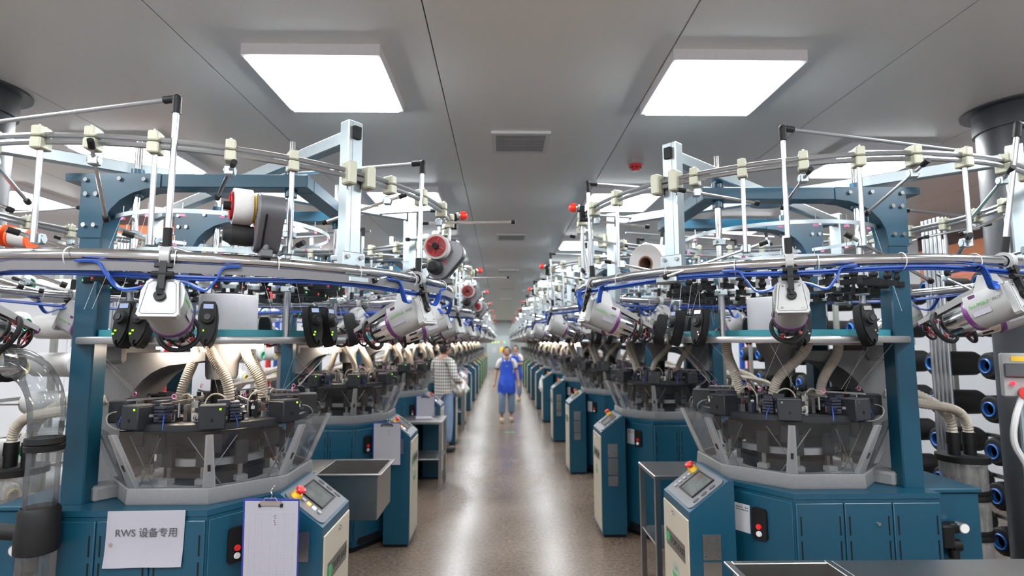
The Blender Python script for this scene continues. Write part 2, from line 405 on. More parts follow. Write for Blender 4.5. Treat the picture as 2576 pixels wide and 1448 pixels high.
MB(RED).lathe([(0, -0.03), (0.056, -0.03), (0.05, -0.05), (0.036, -0.062), (0.03, -0.075), (0, -0.078)], 24).obj('sensor_head', t)
sl = MB(BLACK)
for i in range(8):
    c, s_ = math.cos(i * PI / 4), math.sin(i * PI / 4); sl.obox((0.044 * c, 0.044 * s_, -0.056), (0.004, 0.018, 0.008), rz=i * PI / 4)
sl.obj('smoke_slots', t)['kind'] = 'stuff'
for cx, cy, nm in ((-2.93, 3.0, 'left'), (3.12, 3.2, 'right')):
    c = struct('column_' + nm, MB(COLM).cyl((cx, cy, 0), (cx, cy, CEIL), 0.20, n=40))
    MB(COLM).cyl((cx, cy, CEIL - 0.14), (cx, cy, CEIL), 0.215, n=40).obj('collar', c)
    MB(COLM).cyl((cx, cy, CEIL - 0.012), (cx, cy, CEIL), 0.27, n=40).obj('ceiling_flange', c)

# ------------------------------------------------------------------ the circular knitting machine (local: +x to the aisle, +y down the hall)
XL, YL, PL = -1.43, 2.90, 2.345
XR, YR, PR = 1.54, 3.08, 2.36
RINGO = 0.0; RRS = {'L': 1.15, 'R': 1.085}; ZUPS = {'L': 2.37, 'R': 2.41}; ZLOS = {'L': 1.995, 'R': 2.02}   # creel rings: radius, heights
ZK = [(0, 0), (0.945, 0.912), (1.06, 1.03), (1.13, 1.098), (1.37, 1.35), (1.46, 1.44), (1.702, 1.714), (1.72, 1.745), (1.758, 1.776), (1.93, 1.962), (2.08, 2.12), (2.22, 2.28), (2.338, 2.42), (2.40, 2.483), (2.56, 2.65), (9, 9)]
def zmap(z):
    for (a, b), (c, d) in zip(ZK, ZK[1:]):
        if z <= c: return b + (d - b) * (z - a) / (c - a)
    return z
class MAsm(Asm):
    def part(s, name, mb, *a, **k):
        mb.v = [(p[0], p[1], zmap(p[2])) for p in mb.v]; return Asm.part(s, name, mb, *a, **k)
    def share(s, name, me, M, parent=None):
        M = M.copy(); M[2][3] = zmap(M[2][3]); return Asm.share(s, name, me, M, parent)
def P(a, r, z, oy=0.0): return Vector((r * math.cos(R(a)), oy + r * math.sin(R(a)), z))
CABP = [(-0.46, -0.49), (0.21, -0.49), (0.42, -0.19), (0.42, 0.19), (0.21, 0.49), (-0.46, 0.49)]

def machine(side, lod, paint=BLUE, lit=True):
    mir = side == 'R'; root = thing('knitting_machine'); A = MAsm(root, lod, mir); rnd = random.Random(11)
    q = (1.0, 0.6, 0.4)[lod]; N = lambda n: max(6, int(n * q)); sg = -1 if mir else 1
    # --- cabinet
    cab = A.part('cabinet', MB(paint).prism(CABP, 0.05, 1.035).box(-0.74, -0.46, -0.38, 0.38, 0.05, 1.03, 0.006), 2)
    top = [(x * 1.012, y * 1.012) for x, y in CABP]
    A.part('cabinet_top', MB(paint).prism(top, 1.037, 1.06).box(-0.75, -0.47, -0.39, 0.39, 1.032, 1.052, 0.004), 1, bucket='cabinet_fittings')
    A.part('plinth', MB(BLACK).prism([(x * 0.94, y * 0.95) for x, y in CABP], 0.0, 0.06).box(-0.72, -0.44, -0.36, 0.36, 0, 0.06), 2)
    for i in range(3):
        x0 = -0.46 + 0.2233 * i
        d = A.part('cabinet_door', MB(paint).box(x0 + 0.003, x0 + 0.220, -0.50, -0.488, 0.10, 1.02, 0.003), 1, bucket='cabinet_fittings')
        if lod <= 1:
            for sx in ((0.201, 0.022) if lod == 0 else (0.201,)):
                for z0, z1 in ((0.88, 0.965), (0.77, 0.855), (0.66, 0.745), (0.42, 0.505)):
                    A.part('vent_slot', MB(BLACK).box(x0 + sx - 0.003, x0 + sx + 0.003, -0.5015, -0.498, z0, z1), 0, d if lod == 0 else None, 'cabinet_fittings')
            if i == 1: A.part('door_lock', MB(CHROME).cyl((x0 + 0.07, -0.501, 0.93), (x0 + 0.07, -0.507, 0.93), 0.008, n=12), 0, d if lod == 0 else None, 'cabinet_fittings')
    # angled panel with the isolator box
    pd = Vector((0.21, 0.30, 0)).normalized(); T = frame((0.315, -0.34, 0.55), pd, (0, 0, 1))
    A.part('front_panel', MB(paint).at(T).box(-0.176, 0.176, -0.45, 0.47, 0, 0.006, 0.002), 0, bucket='cabinet_fittings')
    if lod <= 1:
        A.part('foot_vent', MB(BLACK).at(T).box(-0.13, 0.10, -0.49, -0.435, 0.001, 0.008), 0, bucket='cabinet_fittings')
    sx = -0.02 if mir else -0.06
    sb = A.part('switch_box', MB(BLACK).at(T @ Matrix.Translation((sx, 0.34, 0))).prism(rrect(0.036, 0.075, 0.016), 0.004, 0.022), 1, bucket='cabinet_fittings')
    for z, m, nm in ((-0.012, RED, 'stop_button'), (-0.045, mat('button_white', (0.65, 0.65, 0.65), 0.4), 'start_button')):
        A.part(nm, MB(m).at(T @ Matrix.Translation((sx, 0.34 + z, 0))).cyl((0, 0, 0.02), (0, 0, 0.030), 0.014, 0.012, n=N(16)), 0, sb if lod == 0 else None, 'cabinet_fittings')
    if mir and lod <= 1:
        A.part('code_sticker', MB(mat('sticker_white', (0.52, 0.52, 0.54), 0.6)).at(T @ Matrix.Translation((-0.115 + 0.02 + 0.17, 0.345, 0))).box(-0.042, 0.042, -0.068, 0.068, 0.006, 0.0075), 1, bucket='cabinet_fittings')
        if lod == 0:
            ms = MB(INK).at(T @ Matrix.Translation((0.075, 0.345, 0)))
            for r_, y in enumerate((0.052, 0.040)):
                for i in range(7):
                    if rnd.random() < 0.85: ms.box(-0.033 + i * 0.0095, -0.0265 + i * 0.0095, y - 0.0022, y + 0.0022, 0.0074, 0.0079)
            A.part('sticker_print', ms, 0, kind='stuff')
    # --- console
    prof = [(0.43, 0.03), (0.648, 0.03), (0.648, 0.945), (0.456, 1.088), (0.43, 1.088)]
    yA, yB = -0.36, 0.06
    cm = MB(paint); n = len(prof)
    cm.add([(x, y, z) for y in (yA, yB) for x, z in prof], [tuple(range(n)), tuple(range(2 * n - 1, n - 1, -1))] + [(i, n + i, n + (i + 1) % n, (i + 1) % n) for i in range(n)])
    con = A.part('console', cm, 2)
    cp = con if lod <= 1 else None
    A.part('console_plinth', MB(BLACK).box(0.44, 0.635, yA + 0.015, yB - 0.015, 0, 0.04), 0, cp if lod == 0 else None, 'console_fittings')
    A.part('side_panel', MB(CREAM).box(0.647, 0.6550, yA + 0.008, yB - 0.012, 0.06, 0.905, 0.003), 2, cp if lod < 2 else None)
    ymid = (yA + yB) / 2
    if lod <= 1:
        A.part('panel_lock', MB(CHROME).cyl((0.6540, ymid + 0.02, 0.875), (0.6620, ymid + 0.02, 0.875), 0.011, n=14).cyl((0.6600, ymid + 0.02, 0.875), (0.6670, ymid + 0.02, 0.866), 0.004, n=8), 0, cp if lod == 0 else None, 'console_fittings')
        A.part('name_plate', MB(DSTEEL).box(0.6540, 0.6570, ymid - 0.15, ymid + 0.15, 0.68, 0.765), 1, cp if lod == 0 else None)
        if lod == 0:
            xa, ya = ((0, -1, 0), (0, 0, 1)) if mir else ((0, 1, 0), (0, 0, 1))
            yo = lambda d: ymid + (-d if mir else d)
            xs_ = sg * 0.6575
            A.share('name_writing', text_mesh('TOP2 FAST', 0.046, INK), frame((xs_, yo(0.04), 0.7225), xa, ya))
            lg = MB(GREENS).cyl((0.6565, yo(-0.115), 0.7225), (0.6585, yo(-0.115), 0.7225), 0.026, n=20)
            A.part('leaf_badge', lg, 0)
            A.part('round_sticker', MB(WHITE).cyl((0.6540, ymid, 0.58), (0.6565, ymid, 0.58), 0.055, n=32), 0)
            hp = [(0.055 * math.cos(R(t)), 0.055 * math.sin(R(t))) for t in range(190, 351, 10)]
            g = MB(GREENS).at(frame((0.6564, ymid, 0.58), (0, 1, 0), (0, 0, 1))); g.prism(hp, 0, 0.0008)
            A.part('sticker_base', g, 0)
            A.share('sticker_writing', text_mesh('100', 0.03, GREENS), frame((sg * 0.6568, ymid, 0.598), xa, ya))
    # console top: e-stop, screen, keys
    L, H = Vector((0.648, 0, 0.945)), Vector((0.456, 0, 1.088)); u = (H - L).normalized(); mid = (L + H) / 2; mid.y = ymid
    T = frame(mid, u, (0, -1, 0)); f = -1 if mir else 1
    bz = A.part('bezel', MB(mat('bezel_grey', (0.10, 0.10, 0.11), 0.45)).at(T).prism(rrect(0.108, 0.195, 0.03), 0.0, 0.005), 1, cp, 'console_fittings')
    bp_ = bz if lod == 0 else None
    A.part('screen', MB(mat('dark_screen', (0.10, 0.11, 0.105), 0.12, var=0.5, scale=18, spec=0.8)).at(T @ Matrix.Translation((0.012, f * -0.02, 0))).box(-0.062, 0.062, -0.092, 0.092, 0.004, 0.008), 1, bp_, 'console_fittings')
    if lod == 0:
        fr = MB(BLACK).at(T @ Matrix.Translation((0.012, f * -0.02, 0)))
        for s in (-1, 1): fr.box(s * 0.062, s * 0.07, -0.1, 0.1, 0.004, 0.011); fr.box(-0.062, 0.062, s * 0.092, s * 0.1, 0.004, 0.011)
        A.part('screen_frame', fr, 0, bp_)
        for i in range(3): A.part('oval_key', MB(DARK).at(T @ Matrix.Translation((-0.055 + i * 0.05, f * -0.165, 0.005)) @ Matrix.Diagonal((1, 0.7, 1, 1))).cyl((0, 0, 0), (0, 0, 0.002), 0.018, n=16), 0, bp_)
    es = T @ Matrix.Translation((0.066, f * 0.145, 0.004))
    A.part('stop_collar', MB(YELLOW).at(es).cyl((0, 0, 0), (0, 0, 0.022), 0.026, 0.022, n=N(20)), 0, bp_, 'console_fittings')
    A.part('emergency_stop', MB(RED).at(es).lathe([(0, 0.05), (0.013, 0.05), (0.02, 0.048), (0.024, 0.04), (0.022, 0.034), (0.012, 0.032), (0.012, 0.02), (0, 0.02)], N(20)), 0, bp_, 'console_fittings')
    for i in range(4):
        m = (LORANGE if (i == 1 and not mir) else LWHITE if (i == 2 and not mir) else WHITE)
        A.part('key', MB(m).at(T @ Matrix.Translation((0.030 - i * 0.030, f * 0.128, 0.005))).box(-0.010, 0.010, -0.008, 0.008, 0, 0.008, 0.002), 0, bp_, 'console_fittings')
    if lod <= 1:
        if mir:
            for z0, z1, m in ((0.72, 0.84, DSTEEL), (0.56, 0.71, STEEL), (0.46, 0.55, DSTEEL)):
                pz = A.part('metal_plate', MB(m).box(0.503, 0.59, yA - 0.004, yA + 0.001, z0, z1), 0, cp if lod == 0 else None, 'console_fittings')
                if lod == 0:
                    for xx in (0.513, 0.58): A.part('rivet', MB(CHROME).cyl((xx, yA - 0.003, z0 + 0.02), (xx, yA - 0.006, z0 + 0.02), 0.004, n=8), 0, pz)
        else:
            A.part('metal_plate', MB(DSTEEL).box(0.545, 0.59, yA - 0.004, yA + 0.001, 0.80, 0.93), 0, cp if lod == 0 else None, 'console_fittings')
    # regulator and warning label on the side cabinet
    if lod == 0:
        rg = A.part('air_regulator', MB(BLACK).box(-0.565, -0.505, -0.44, -0.38, 0.79, 0.90, 0.008).cyl((-0.60, -0.41, 0.80), (-0.56, -0.41, 0.80), 0.028, n=16).box(-0.60, -0.55, -0.43, -0.385, 0.86, 0.905, 0.006).cyl((-0.575, -0.41, 0.74), (-0.575, -0.41, 0.80), 0.022, n=16), 0)
        A.part('gauge', MB(CHROME).cyl((-0.605, -0.41, 0.888), (-0.605, -0.445, 0.888), 0.025, n=18), 0, rg)
        A.part('gauge_face', MB(mat('button_white', (0.65, 0.65, 0.65), 0.4)).cyl((-0.605, -0.444, 0.888), (-0.605, -0.447, 0.888), 0.021, n=18), 0, rg)
        A.part('warning_label', MB(YELLOW).box(-0.595, -0.545, -0.383, -0.379, 0.58, 0.71), 0)
    # --- tray and clear guard
    def octo(r, a0=22.5, k=8): return [(r * math.cos(R(a0 + 360 / k * i)), r * math.sin(R(a0 + 360 / k * i))) for i in range(k)]
    tray = MB(CAST)
    tray.lathe([(0.36, 1.06), (0.45, 1.06), (0.455, 1.07), (0.45, 1.125), (0.445, 1.13), (0.425, 1.13), (0.42, 1.10), (0.36, 1.085)], 8, a0=R(22.5))
    tray.box(-0.60, -0.40, -0.20, 0.20, 1.05, 1.085, 0.01).obox((-0.36, -0.30, 1.09), (0.12, 0.10, 0.07), rz=R(-35), e=0.012)
    A.part('casting_tray', tray, 2)
    A.part('tray_floor', MB(mat('pale_tray_floor', (0.60, 0.59, 0.60), 0.45)).prism(octo(0.42), 1.06, 1.095), 1, bucket='casting_tray_parts')
    r0, r1, z0, z1 = 0.43, 0.545, 1.10, 1.37
    for i in range(8):
        a, b = 22.5 + 45 * i, 67.5 + 45 * i; am = 45 + 45 * i
        if am == 180: continue                      # the guard is open at the machine's arm
        pts = [P(a, r0, z0), P(b, r0, z0), P(b, r1, z1), P(a, r1, z1)]; nn = (pts[1] - pts[0]).cross(pts[3] - pts[0]).normalized() * 0.003
        g = MB(CLEAR); g.add([tuple(p) for p in pts] + [tuple(p + nn) for p in pts], [(0, 1, 2, 3), (7, 6, 5, 4), (0, 4, 5, 1), (1, 5, 6, 2), (2, 6, 7, 3), (3, 7, 4, 0)])
        A.part('guard_pane', g, 1, bucket='guard_panes')
    for i, a in enumerate((-112.5, -67.5, -22.5, 22.5, 67.5, 112.5, -157.5)):
        c, s_ = math.cos(R(a)), math.sin(R(a)); k = 1.0
        b = MB(WHITE if lod else mat('strut_grey', (0.45, 0.45, 0.46), 0.5)); rr0, rr1 = r0 * k - 0.02, r1 * k - 0.018
        t_ = Vector((-s_, c, 0)); e0, e1 = Vector((rr0 * c, rr0 * s_, 1.10)), Vector((rr1 * c, rr1 * s_, 1.355))
        o_ = Vector((c, s_, 0)) * 0.010
        v = [e0 - t_ * 0.026, e0 + t_ * 0.026, e1 + t_ * 0.014, e1 - t_ * 0.014]
        b.add([tuple(p - o_) for p in v] + [tuple(p + o_) for p in v], [(0, 1, 2, 3), (7, 6, 5, 4), (0, 4, 5, 1), (1, 5, 6, 2), (2, 6, 7, 3), (3, 7, 4, 0)])
        if lod == 0: b.use(BLACK).bar(e0 + Vector((0, 0, 0.03)) + o_ * 1.1, e0 + (e1 - e0) * 0.5 + o_ * 1.1, 0.012, 0.004)
        A.part('guard_strut', b, 1, bucket='guard_struts')
    if lod == 0:
        for a in (-112, -67, -22):
            for d in (-14, 14):
                A.part('brace_wire', MB(DSTEEL).cyl(P(a + d, 0.40, 1.33), P(a - d * 0.6, 0.37, 1.10), 0.0022, n=5), 0)
    # --- knitting head
    hd = MB(DARK).lathe([(0.0, 1.09), (0.23, 1.09), (0.23, 1.15), (0.19, 1.16), (0.19, 1.24), (0.25, 1.27), (0.25, 1.34), (0.0, 1.345)], N(32))
    A.part('cylinder_base', hd, 1, bucket='knitting_head')
    A.part('cylinder_band', MB(mat('band_grey', (0.36, 0.355, 0.36), 0.5)).lathe([(0.232, 1.185), (0.262, 1.185), (0.262, 1.215), (0.232, 1.215), (0.232, 1.185)], N(32)), 1, bucket='knitting_head')
    if lod <= 1:
        for i in range(12):
            a = 15 + 30 * i; b = MB(DARK).obox(P(a, 0.30, 1.24), (0.022, 0.055, 0.10), rz=R(a)); b.use(WHITE).obox(P(a, 0.305, 1.13), (0.04, 0.05, 0.022), rz=R(a)); b.use(DSTEEL).obox(P(a, 0.29, 1.175), (0.012, 0.02, 0.07), rz=R(a))
            A.part('take_down_bracket', b, 0, bucket='knitting_head')
        for i in range(8):
            a = -90 + 45 * i + 22
            A.part('motor_block', MB(DARK).obox(P(a, 0.335, 1.295), (0.04, 0.085, 0.085), rz=R(a), e=0.004), 0, bucket='knitting_head')
    A.part('bed_ring', MB(DARK).lathe([(0.24, 1.355), (0.42, 1.355), (0.43, 1.36), (0.43, 1.385), (0.42, 1.39), (0.24, 1.385), (0.24, 1.355)], N(40)), 2, bucket='knitting_head')
    A.part('needle_bed', MB(DSTEEL).lathe([(0, 1.37), (0.27, 1.37), (0.27, 1.40), (0.21, 1.405), (0.205, 1.425), (0.15, 1.43), (0.145, 1.41), (0, 1.41)], N(40)), 1, bucket='knitting_head')
    cams = MB(DSTEEL)
    for i in range(340 if lod == 0 else 70 if lod == 1 else 24):
        a = rnd.uniform(0, 360); r = rnd.uniform(0.12, 0.425); cams.use(rnd.choice((DSTEEL, DSTEEL, DARK, BLOCKD, CHROME, DSTEEL, BROWN)))
        s = (1, 1.4, 2)[lod]
        cams.obox(P(a, r, 1.395 + rnd.uniform(0, 0.055)), (rnd.uniform(0.01, 0.05) * s, rnd.uniform(0.006, 0.02) * s, rnd.uniform(0.008, 0.035)), rz=R(a + rnd.choice((0, 90, 30, -30))), rx=R(rnd.uniform(-8, 8)))
    for i in range((130, 40, 16)[lod]):
        a = rnd.uniform(0, 360); r = rnd.uniform(0.22, 0.41); h = rnd.uniform(0.03, 0.085); cams.use(rnd.choice((DARK, BLOCKD, DSTEEL, DSTEEL, CHROME, HOSE, BLACK)))
        cams.obox(P(a, r, 1.39 + h / 2), (rnd.uniform(0.008, 0.03), rnd.uniform(0.008, 0.03), h), rz=R(a + rnd.uniform(-20, 20)))
    A.part('cam_pieces', cams, 2, kind='stuff')
    for i in range(8):
        a = -67.5 + 45 * i
        jr = 0.415
        bx = MB(DARK).obox(P(a, jr, 1.415), (0.095, 0.105, 0.098), rz=R(a), e=0.004)
        ab = A.part('actuator_box', bx, 1, bucket='knitting_head')
        if lod <= 1:
            A.part('status_light', MB(LLIME if not mir else DSTEEL).obox(P(a, jr + 0.049, 1.452) + P(a + 90, 0.032, 0), (0.003, 0.008, 0.008), rz=R(a)), 0, ab if lod == 0 else None, 'knitting_head')
        if lod == 0:
            A.part('socket', MB(BLACK).obox(P(a, jr + 0.048, 1.405), (0.004, 0.010, 0.014), rz=R(a)), 0, ab)
            A.part('cover_plate', MB(mat('cover_grey', (0.06, 0.064, 0.07), 0.4)).obox(P(a, jr, 1.4655), (0.09, 0.10, 0.004), rz=R(a)), 0, ab)
        b = MB(BLOCKD)
        for k in range(5 if lod < 2 else 1): b.obox(P(a + 13, 0.375, 1.40 + 0.014 * k), (0.06, 0.05, 0.009 if lod < 2 else 0.06), rz=R(a + 13))
        b.obox(P(a + 13, 0.36, 1.43), (0.05, 0.036, 0.08), rz=R(a + 13)).obox(P(a + 6, 0.345, 1.47), (0.06, 0.05, 0.018), rz=R(a + 6))
        A.part('selector_block', b, 0, bucket='knitting_head')
        if lod <= 1:
            A.part('finger_bar', MB(DSTEEL).bar(P(a + 20, 0.40, 1.475), P(a + 26, 0.20, 1.478), 0.008, 0.008).cyl(P(a + 22, 0.36, 1.47), P(a + 22, 0.36, 1.41), 0.006, n=8), 0, bucket='knitting_head')
            A.part('yarn_eyelet', MB(PINK).ring(P(a + 19, 0.37, 1.497), 0.0085, 0.0027, 14, 6, (math.cos(R(a + 60)), math.sin(R(a + 60)), 0.2)), 0, bucket='knitting_head')
    if lod == 0:
        for i, a in enumerate((-120, -100, -72, -60, -30, -140)):
            p0, p1 = P(a, 0.36, 1.42), P(a + 6, 0.43, 1.365)
            A.part('air_line', MB(BLUEC).tube(bez(p0, p0 + Vector((0, 0, 0.05)), p1 + Vector((0, 0, 0.06)), p1, 10), 0.0028, 6), 0)
        for i, a in enumerate((-134, -8, 20, -165)):
            p0, p1 = P(a, 0.44, 1.43), P(a + 10, 0.40, 1.36); o_ = P(a, 0.08, 0)
            A.part('signal_cable', MB(mat('pale_cable', (0.22, 0.215, 0.21), 0.5)).tube(bez(p0, p0 + o_, p1 + o_ + Vector((0, 0, -0.03)), p1, 12), 0.003, 6), 0)
        for i, a in enumerate((-80, -35, -110, 0, 60)):
            p0 = P(a, 0.24, 1.43); p1 = P(a + 25, 0.27, 1.42)
            A.part('loop_cable', MB(HOSE).tube(bez(p0, p0 + Vector((0, 0, 0.10)), p1 + Vector((0, 0, 0.09)), p1, 12), 0.0035, 6), 0)
    # spindle, hoses, lamp
    A.part('spindle', MB(BLACK).cyl((0, 0, 1.41), (0, 0, 1.55), 0.048, n=N(24)), 1, bucket='knitting_head')
    A.part('spindle_housing', MB(WHITE if not mir else CAST).lathe([(0.0, 1.545), (0.068, 1.545), (0.075, 1.56), (0.078, 1.62), (0.11, 1.66), (0.12, 1.70), (0, 1.70)], N(24)), 1, bucket='knitting_head')
    hs = [((-0.10, -0.06), (-0.12, -0.16)), ((-0.02, -0.10), (0.10, -0.12)), ((0.12, -0.02), (0.22, -0.02)), ((-0.06, 0.10), (-0.08, 0.20)), ((0.08, 0.10), (0.14, 0.18))]
    for i, ((ax, ay), (bx_, by)) in enumerate(hs):
        if lod == 2 and i > 2: continue
        if mir and lod < 2: ax, ay, bx_, by = (ax * 2.6, ay * 2.0, bx_ * 1.05, by)
        pth = bez((ax, ay, 1.70), (ax + (0.03 if i != 1 else 0.06), ay - 0.06, 1.60), (bx_ + 0.02, by - 0.01, 1.58), (bx_, by, 1.42), (64, 12, 6)[lod])
        rad = [0.0250 if (k % 2) else 0.0215 for k in range(len(pth))] if lod == 0 else None
        A.part('suction_hose', MB(HOSE).tube(pth, 0.0235, (12, 8, 6)[lod], radii=rad), 1, bucket='suction_hoses')
        A.part('hose_socket', MB(BLACK).cyl((bx_, by, 1.40), (bx_, by, 1.445), 0.026, n=N(14)), 0, bucket='knitting_head')
    # arm casting and top plate
    arch = [(-0.60, 1.08), (-0.60, 1.665), (-0.02, 1.665), (-0.02, 1.63), (-0.14, 1.615)]
    arch += [(-0.14 - 0.27 * math.sin(R(t)), 1.34 + 0.275 * math.cos(R(t))) for t in range(10, 91, 10)] + [(-0.42, 1.08)]
    for yy in (0.0,):
        am = MB(CAST); n = len(arch)
        am.add([(x, y, z) for y in (-0.13, 0.13) for x, z in arch], [tuple(range(n)), tuple(range(2 * n - 1, n - 1, -1))] + [(i, n + i, n + (i + 1) % n, (i + 1) % n) for i in range(n)])
        am.box(-0.63, -0.40, -0.15, 0.15, 1.62, 1.70, 0.012)
        A.part('arm_casting', am, 2)
    pw = 0.60
    A.part('top_plate', MB(mat('plate_steel', (0.42, 0.42, 0.42), 0.35, 0.8, var=0.15, scale=9)).lathe([(0, 1.702), (pw, 1.702), (pw + 0.004, 1.706), (pw + 0.004, 1.716), (pw, 1.72), (0, 1.72)], N(48)).box(-0.62, 0, -0.2, 0.2, 1.69, 1.715), 2)
    A.part('belt_cover', MB(TURQ).lathe([(0.42, 1.722), (0.53, 1.722), (0.53, 1.758), (0.42, 1.758), (0.42, 1.722)], N(48)), 2, bucket='top_plate_parts')
    A.part('drive_drum', MB(PALE).lathe([(0, 1.722), (0.138, 1.722), (0.138, 1.922), (0.134, 1.93), (0, 1.93)], N(36), c=(0.02, 0, 0)), 1, bucket='top_plate_parts')
    if lod <= 1: A.part('drum_cap', MB(BLACK).cyl((0.02, 0, 1.93), (0.02, 0, 1.943), 0.06, n=N(24)), 0, bucket='top_plate_parts')
    if lit:
        for nm, x, y in (('work_lamp', 0.17, -0.12), ('work_lamp', -0.15, -0.16), ('work_lamp', 0.0, 0.22)):
            A.part(nm, MB(WARM).box(x - 0.075, x + 0.075, y - 0.028, y + 0.028, 1.68, 1.70), 2, bucket='work_lamps')
    # black storage feeders clipped on the plate's rim
    angs = (-97, -72, -30, -14, 25, 60, 100, 140) if mir else (-97, -91, -69, -29, -20, 25, 60, 95, 140)
    for i, a in enumerate(angs[:(9, 6, 4)[lod]]):
        T = frame(P(a, 0.645, 1.785), (-math.sin(R(a)), math.cos(R(a)), 0), (0, 0, 1))   # x tangential, y up, z outward
        tilt = Matrix.Rotation(R(-12), 4, 'X') @ Matrix.Rotation(R(rnd.uniform(-8, 8)), 4, 'Y')
        T = T @ tilt
        sh = [(0.030, 0.062), (0.022, 0.076), (-0.022, 0.076), (-0.030, 0.062), (-0.036, 0.02), (-0.034, -0.045), (-0.022, -0.082), (-0.008, -0.095), (-0.004, -0.085), (0.004, -0.085), (0.008, -0.095), (0.022, -0.082), (0.034, -0.045), (0.036, 0.02)]
        fb = A.part('storage_feeder', MB(BLACK).at(T).prism(sh, -0.035, 0.012).prism([(x * 0.88, y * 0.92) for x, y in sh], 0.012, 0.02), 1, bucket='top_plate_parts')
        fp = fb if lod == 0 else None
        A.part('wheel', MB(RUBBER).at(T).cyl((0, 0.01, 0.018), (0, 0.01, 0.036), 0.026, 0.023, n=N(20)), 0, fp, 'top_plate_parts')
        if lod == 0:
            A.part('hub', MB(DARK).at(T).cyl((0, 0.01, 0.036), (0, 0.01, 0.040), 0.012, n=12), 0, fp)
        if lod <= 1:
            A.part('display', MB(LCD if not mir or i > 2 else DSTEEL).at(T).box(-0.018, 0.018, 0.046, 0.063, 0.018, 0.0225), 0, fp, 'top_plate_parts')
            for k in range(2): A.part('feeder_light', MB(LLIME if (not mir) else DSTEEL).at(T).box(-0.024 if k else -0.017, -0.017 if k else -0.010, -0.045 - 0.016 * k, -0.037 - 0.016 * k, 0.018, 0.023), 0, fp, 'top_plate_parts')
        A.part('clip', MB(CHROME).at(T).box(-0.012, 0.012, -0.06, -0.03, -0.10, -0.03), 0, fp, 'top_plate_parts')
    # --- gantry
    yF, yB2, ZB = -0.36, 0.36, 2.40
    xo = -0.415
    for y in (yF, yB2):
        ps = A.part('gantry_post', MB(paint).box(xo - 0.05, xo + 0.05, y - 0.045, y + 0.045, 1.055, 2.345, 0.006), 2, bucket=None)
        arc = [(xo - 0.125, ZB), (xo + 0.30, ZB), (xo + 0.30, ZB - 0.062)]
        arc += [(xo + 0.052 + 0.248 * (1 - math.sin(R(t))), ZB - 0.062 - 0.168 * (1 - math.cos(R(t)))) for t in range(15, 91, 15)] + [(xo + 0.05, 2.14), (xo - 0.052, 2.14), (xo - 0.052, 2.365), (xo - 0.125, 2.365)]
        gm = MB(paint); n = len(arc)
        gm.add([(x, yy, z) for yy in (y - 0.05, y + 0.05) for x, z in arc], [tuple(range(n)), tuple(range(2 * n - 1, n - 1, -1))] + [(i, n + i, n + (i + 1) % n, (i + 1) % n) for i in range(n)])
        gs = A.part('gusset', gm, 2)
        if lod == 0:
            for bx_, bz in ((-0.03, 2.37), (0.12, 2.375), (0.23, 2.372), (-0.025, 2.31), (0.02, 2.31), (-0.025, 2.19), (0.02, 2.19)):
                A.part('bolt', MB(CHROME).cyl((xo + bx_, y - 0.05, bz), (xo + bx_, y - 0.06, bz), 0.010, n=6), 0, gs)
    bm_ = MB(paint).box(xo + 0.28, 0.545, yF - 0.045, yF + 0.045, 2.338, ZB, 0.004)
    A.part('gantry_beam', bm_, 2)
    A.part('gantry_beam', MB(paint).box(0.455, 0.545, yF + 0.045, yB2 - 0.045, 2.338, ZB, 0.004), 2)
    A.part('gantry_beam', MB(paint).box(xo + 0.28, 0.545, yB2 - 0.045, yB2 + 0.045, 2.338, ZB, 0.004), 2)
    for x, y in ((-0.25, yF), (0.455, yF), (0.455, yB2), (-0.25, yB2)):
        pl_ = A.part('guide_pole', MB(CHROME).cyl((x, y, 1.72), (x, y, 2.56), 0.0155, n=N(16)), 1, bucket='guide_rings')
        A.part('pole_collar', MB(paint).cyl((x, y, 2.31), (x, y, 2.43), 0.027, n=N(16)), 0, pl_ if lod == 0 else None, 'gantry_fittings')
        if lod == 0:
            for z in (2.16, 1.93): A.part('pole_clamp', MB(GALV).cb((x, y, z), (0.05, 0.045, 0.028), 0.004).cyl((x + 0.02, y - 0.02, z), (x + 0.02, y - 0.05, z), 0.006, n=8), 0, pl_)
    # inner guide rings
    for z, r in ((2.22, 0.50), (2.08, 0.47), (1.93, 0.45)):
        A.part('guide_ring', MB(GALV).lathe([(r, z), (r + 0.004, z), (r + 0.004, z + 0.016), (r, z + 0.016), (r, z)], N(48)), 1, bucket='guide_rings')
        if lod <= 1 and z > 2:
            ey = MB(PINK)
            for i in range(20):
                a = 18 * i + 5; ey.use(PINK).obox(P(a, r, z - 0.008), (0.008, 0.022, 0.010), rz=R(a)); ey.use(CHROME).cyl(P(a, r, z), P(a, r, z + 0.04), 0.002, n=4)
            A.part('guide_eyelets', ey, 1, bucket='guide_rings', kind='stuff')
    cups = MB(mat('clear_white_cup', (0.55, 0.56, 0.57), 0.3))
    for i in range(26 if lod < 2 else 12):
        a = i * 360 / (26 if lod < 2 else 12); cups.obox(P(a, 0.43, 2.02), (0.03, 0.04, 0.035), rz=R(a)); cups.obox(P(a + 4, 0.40, 1.985), (0.012, 0.018, 0.03), rz=R(a))
    A.part('yarn_cups', cups, 2, kind='stuff')
    # yarn break sensors with lights
    if lod == 0: sens = [(a + (5 if r_ > 0.5 else 0), r_) for a in range(-176, 184, 12) for r_ in (0.45, 0.54)]
    else: sens = [(a, 0.45) for a in range(-170, 180, 24 if lod == 1 else 40)]
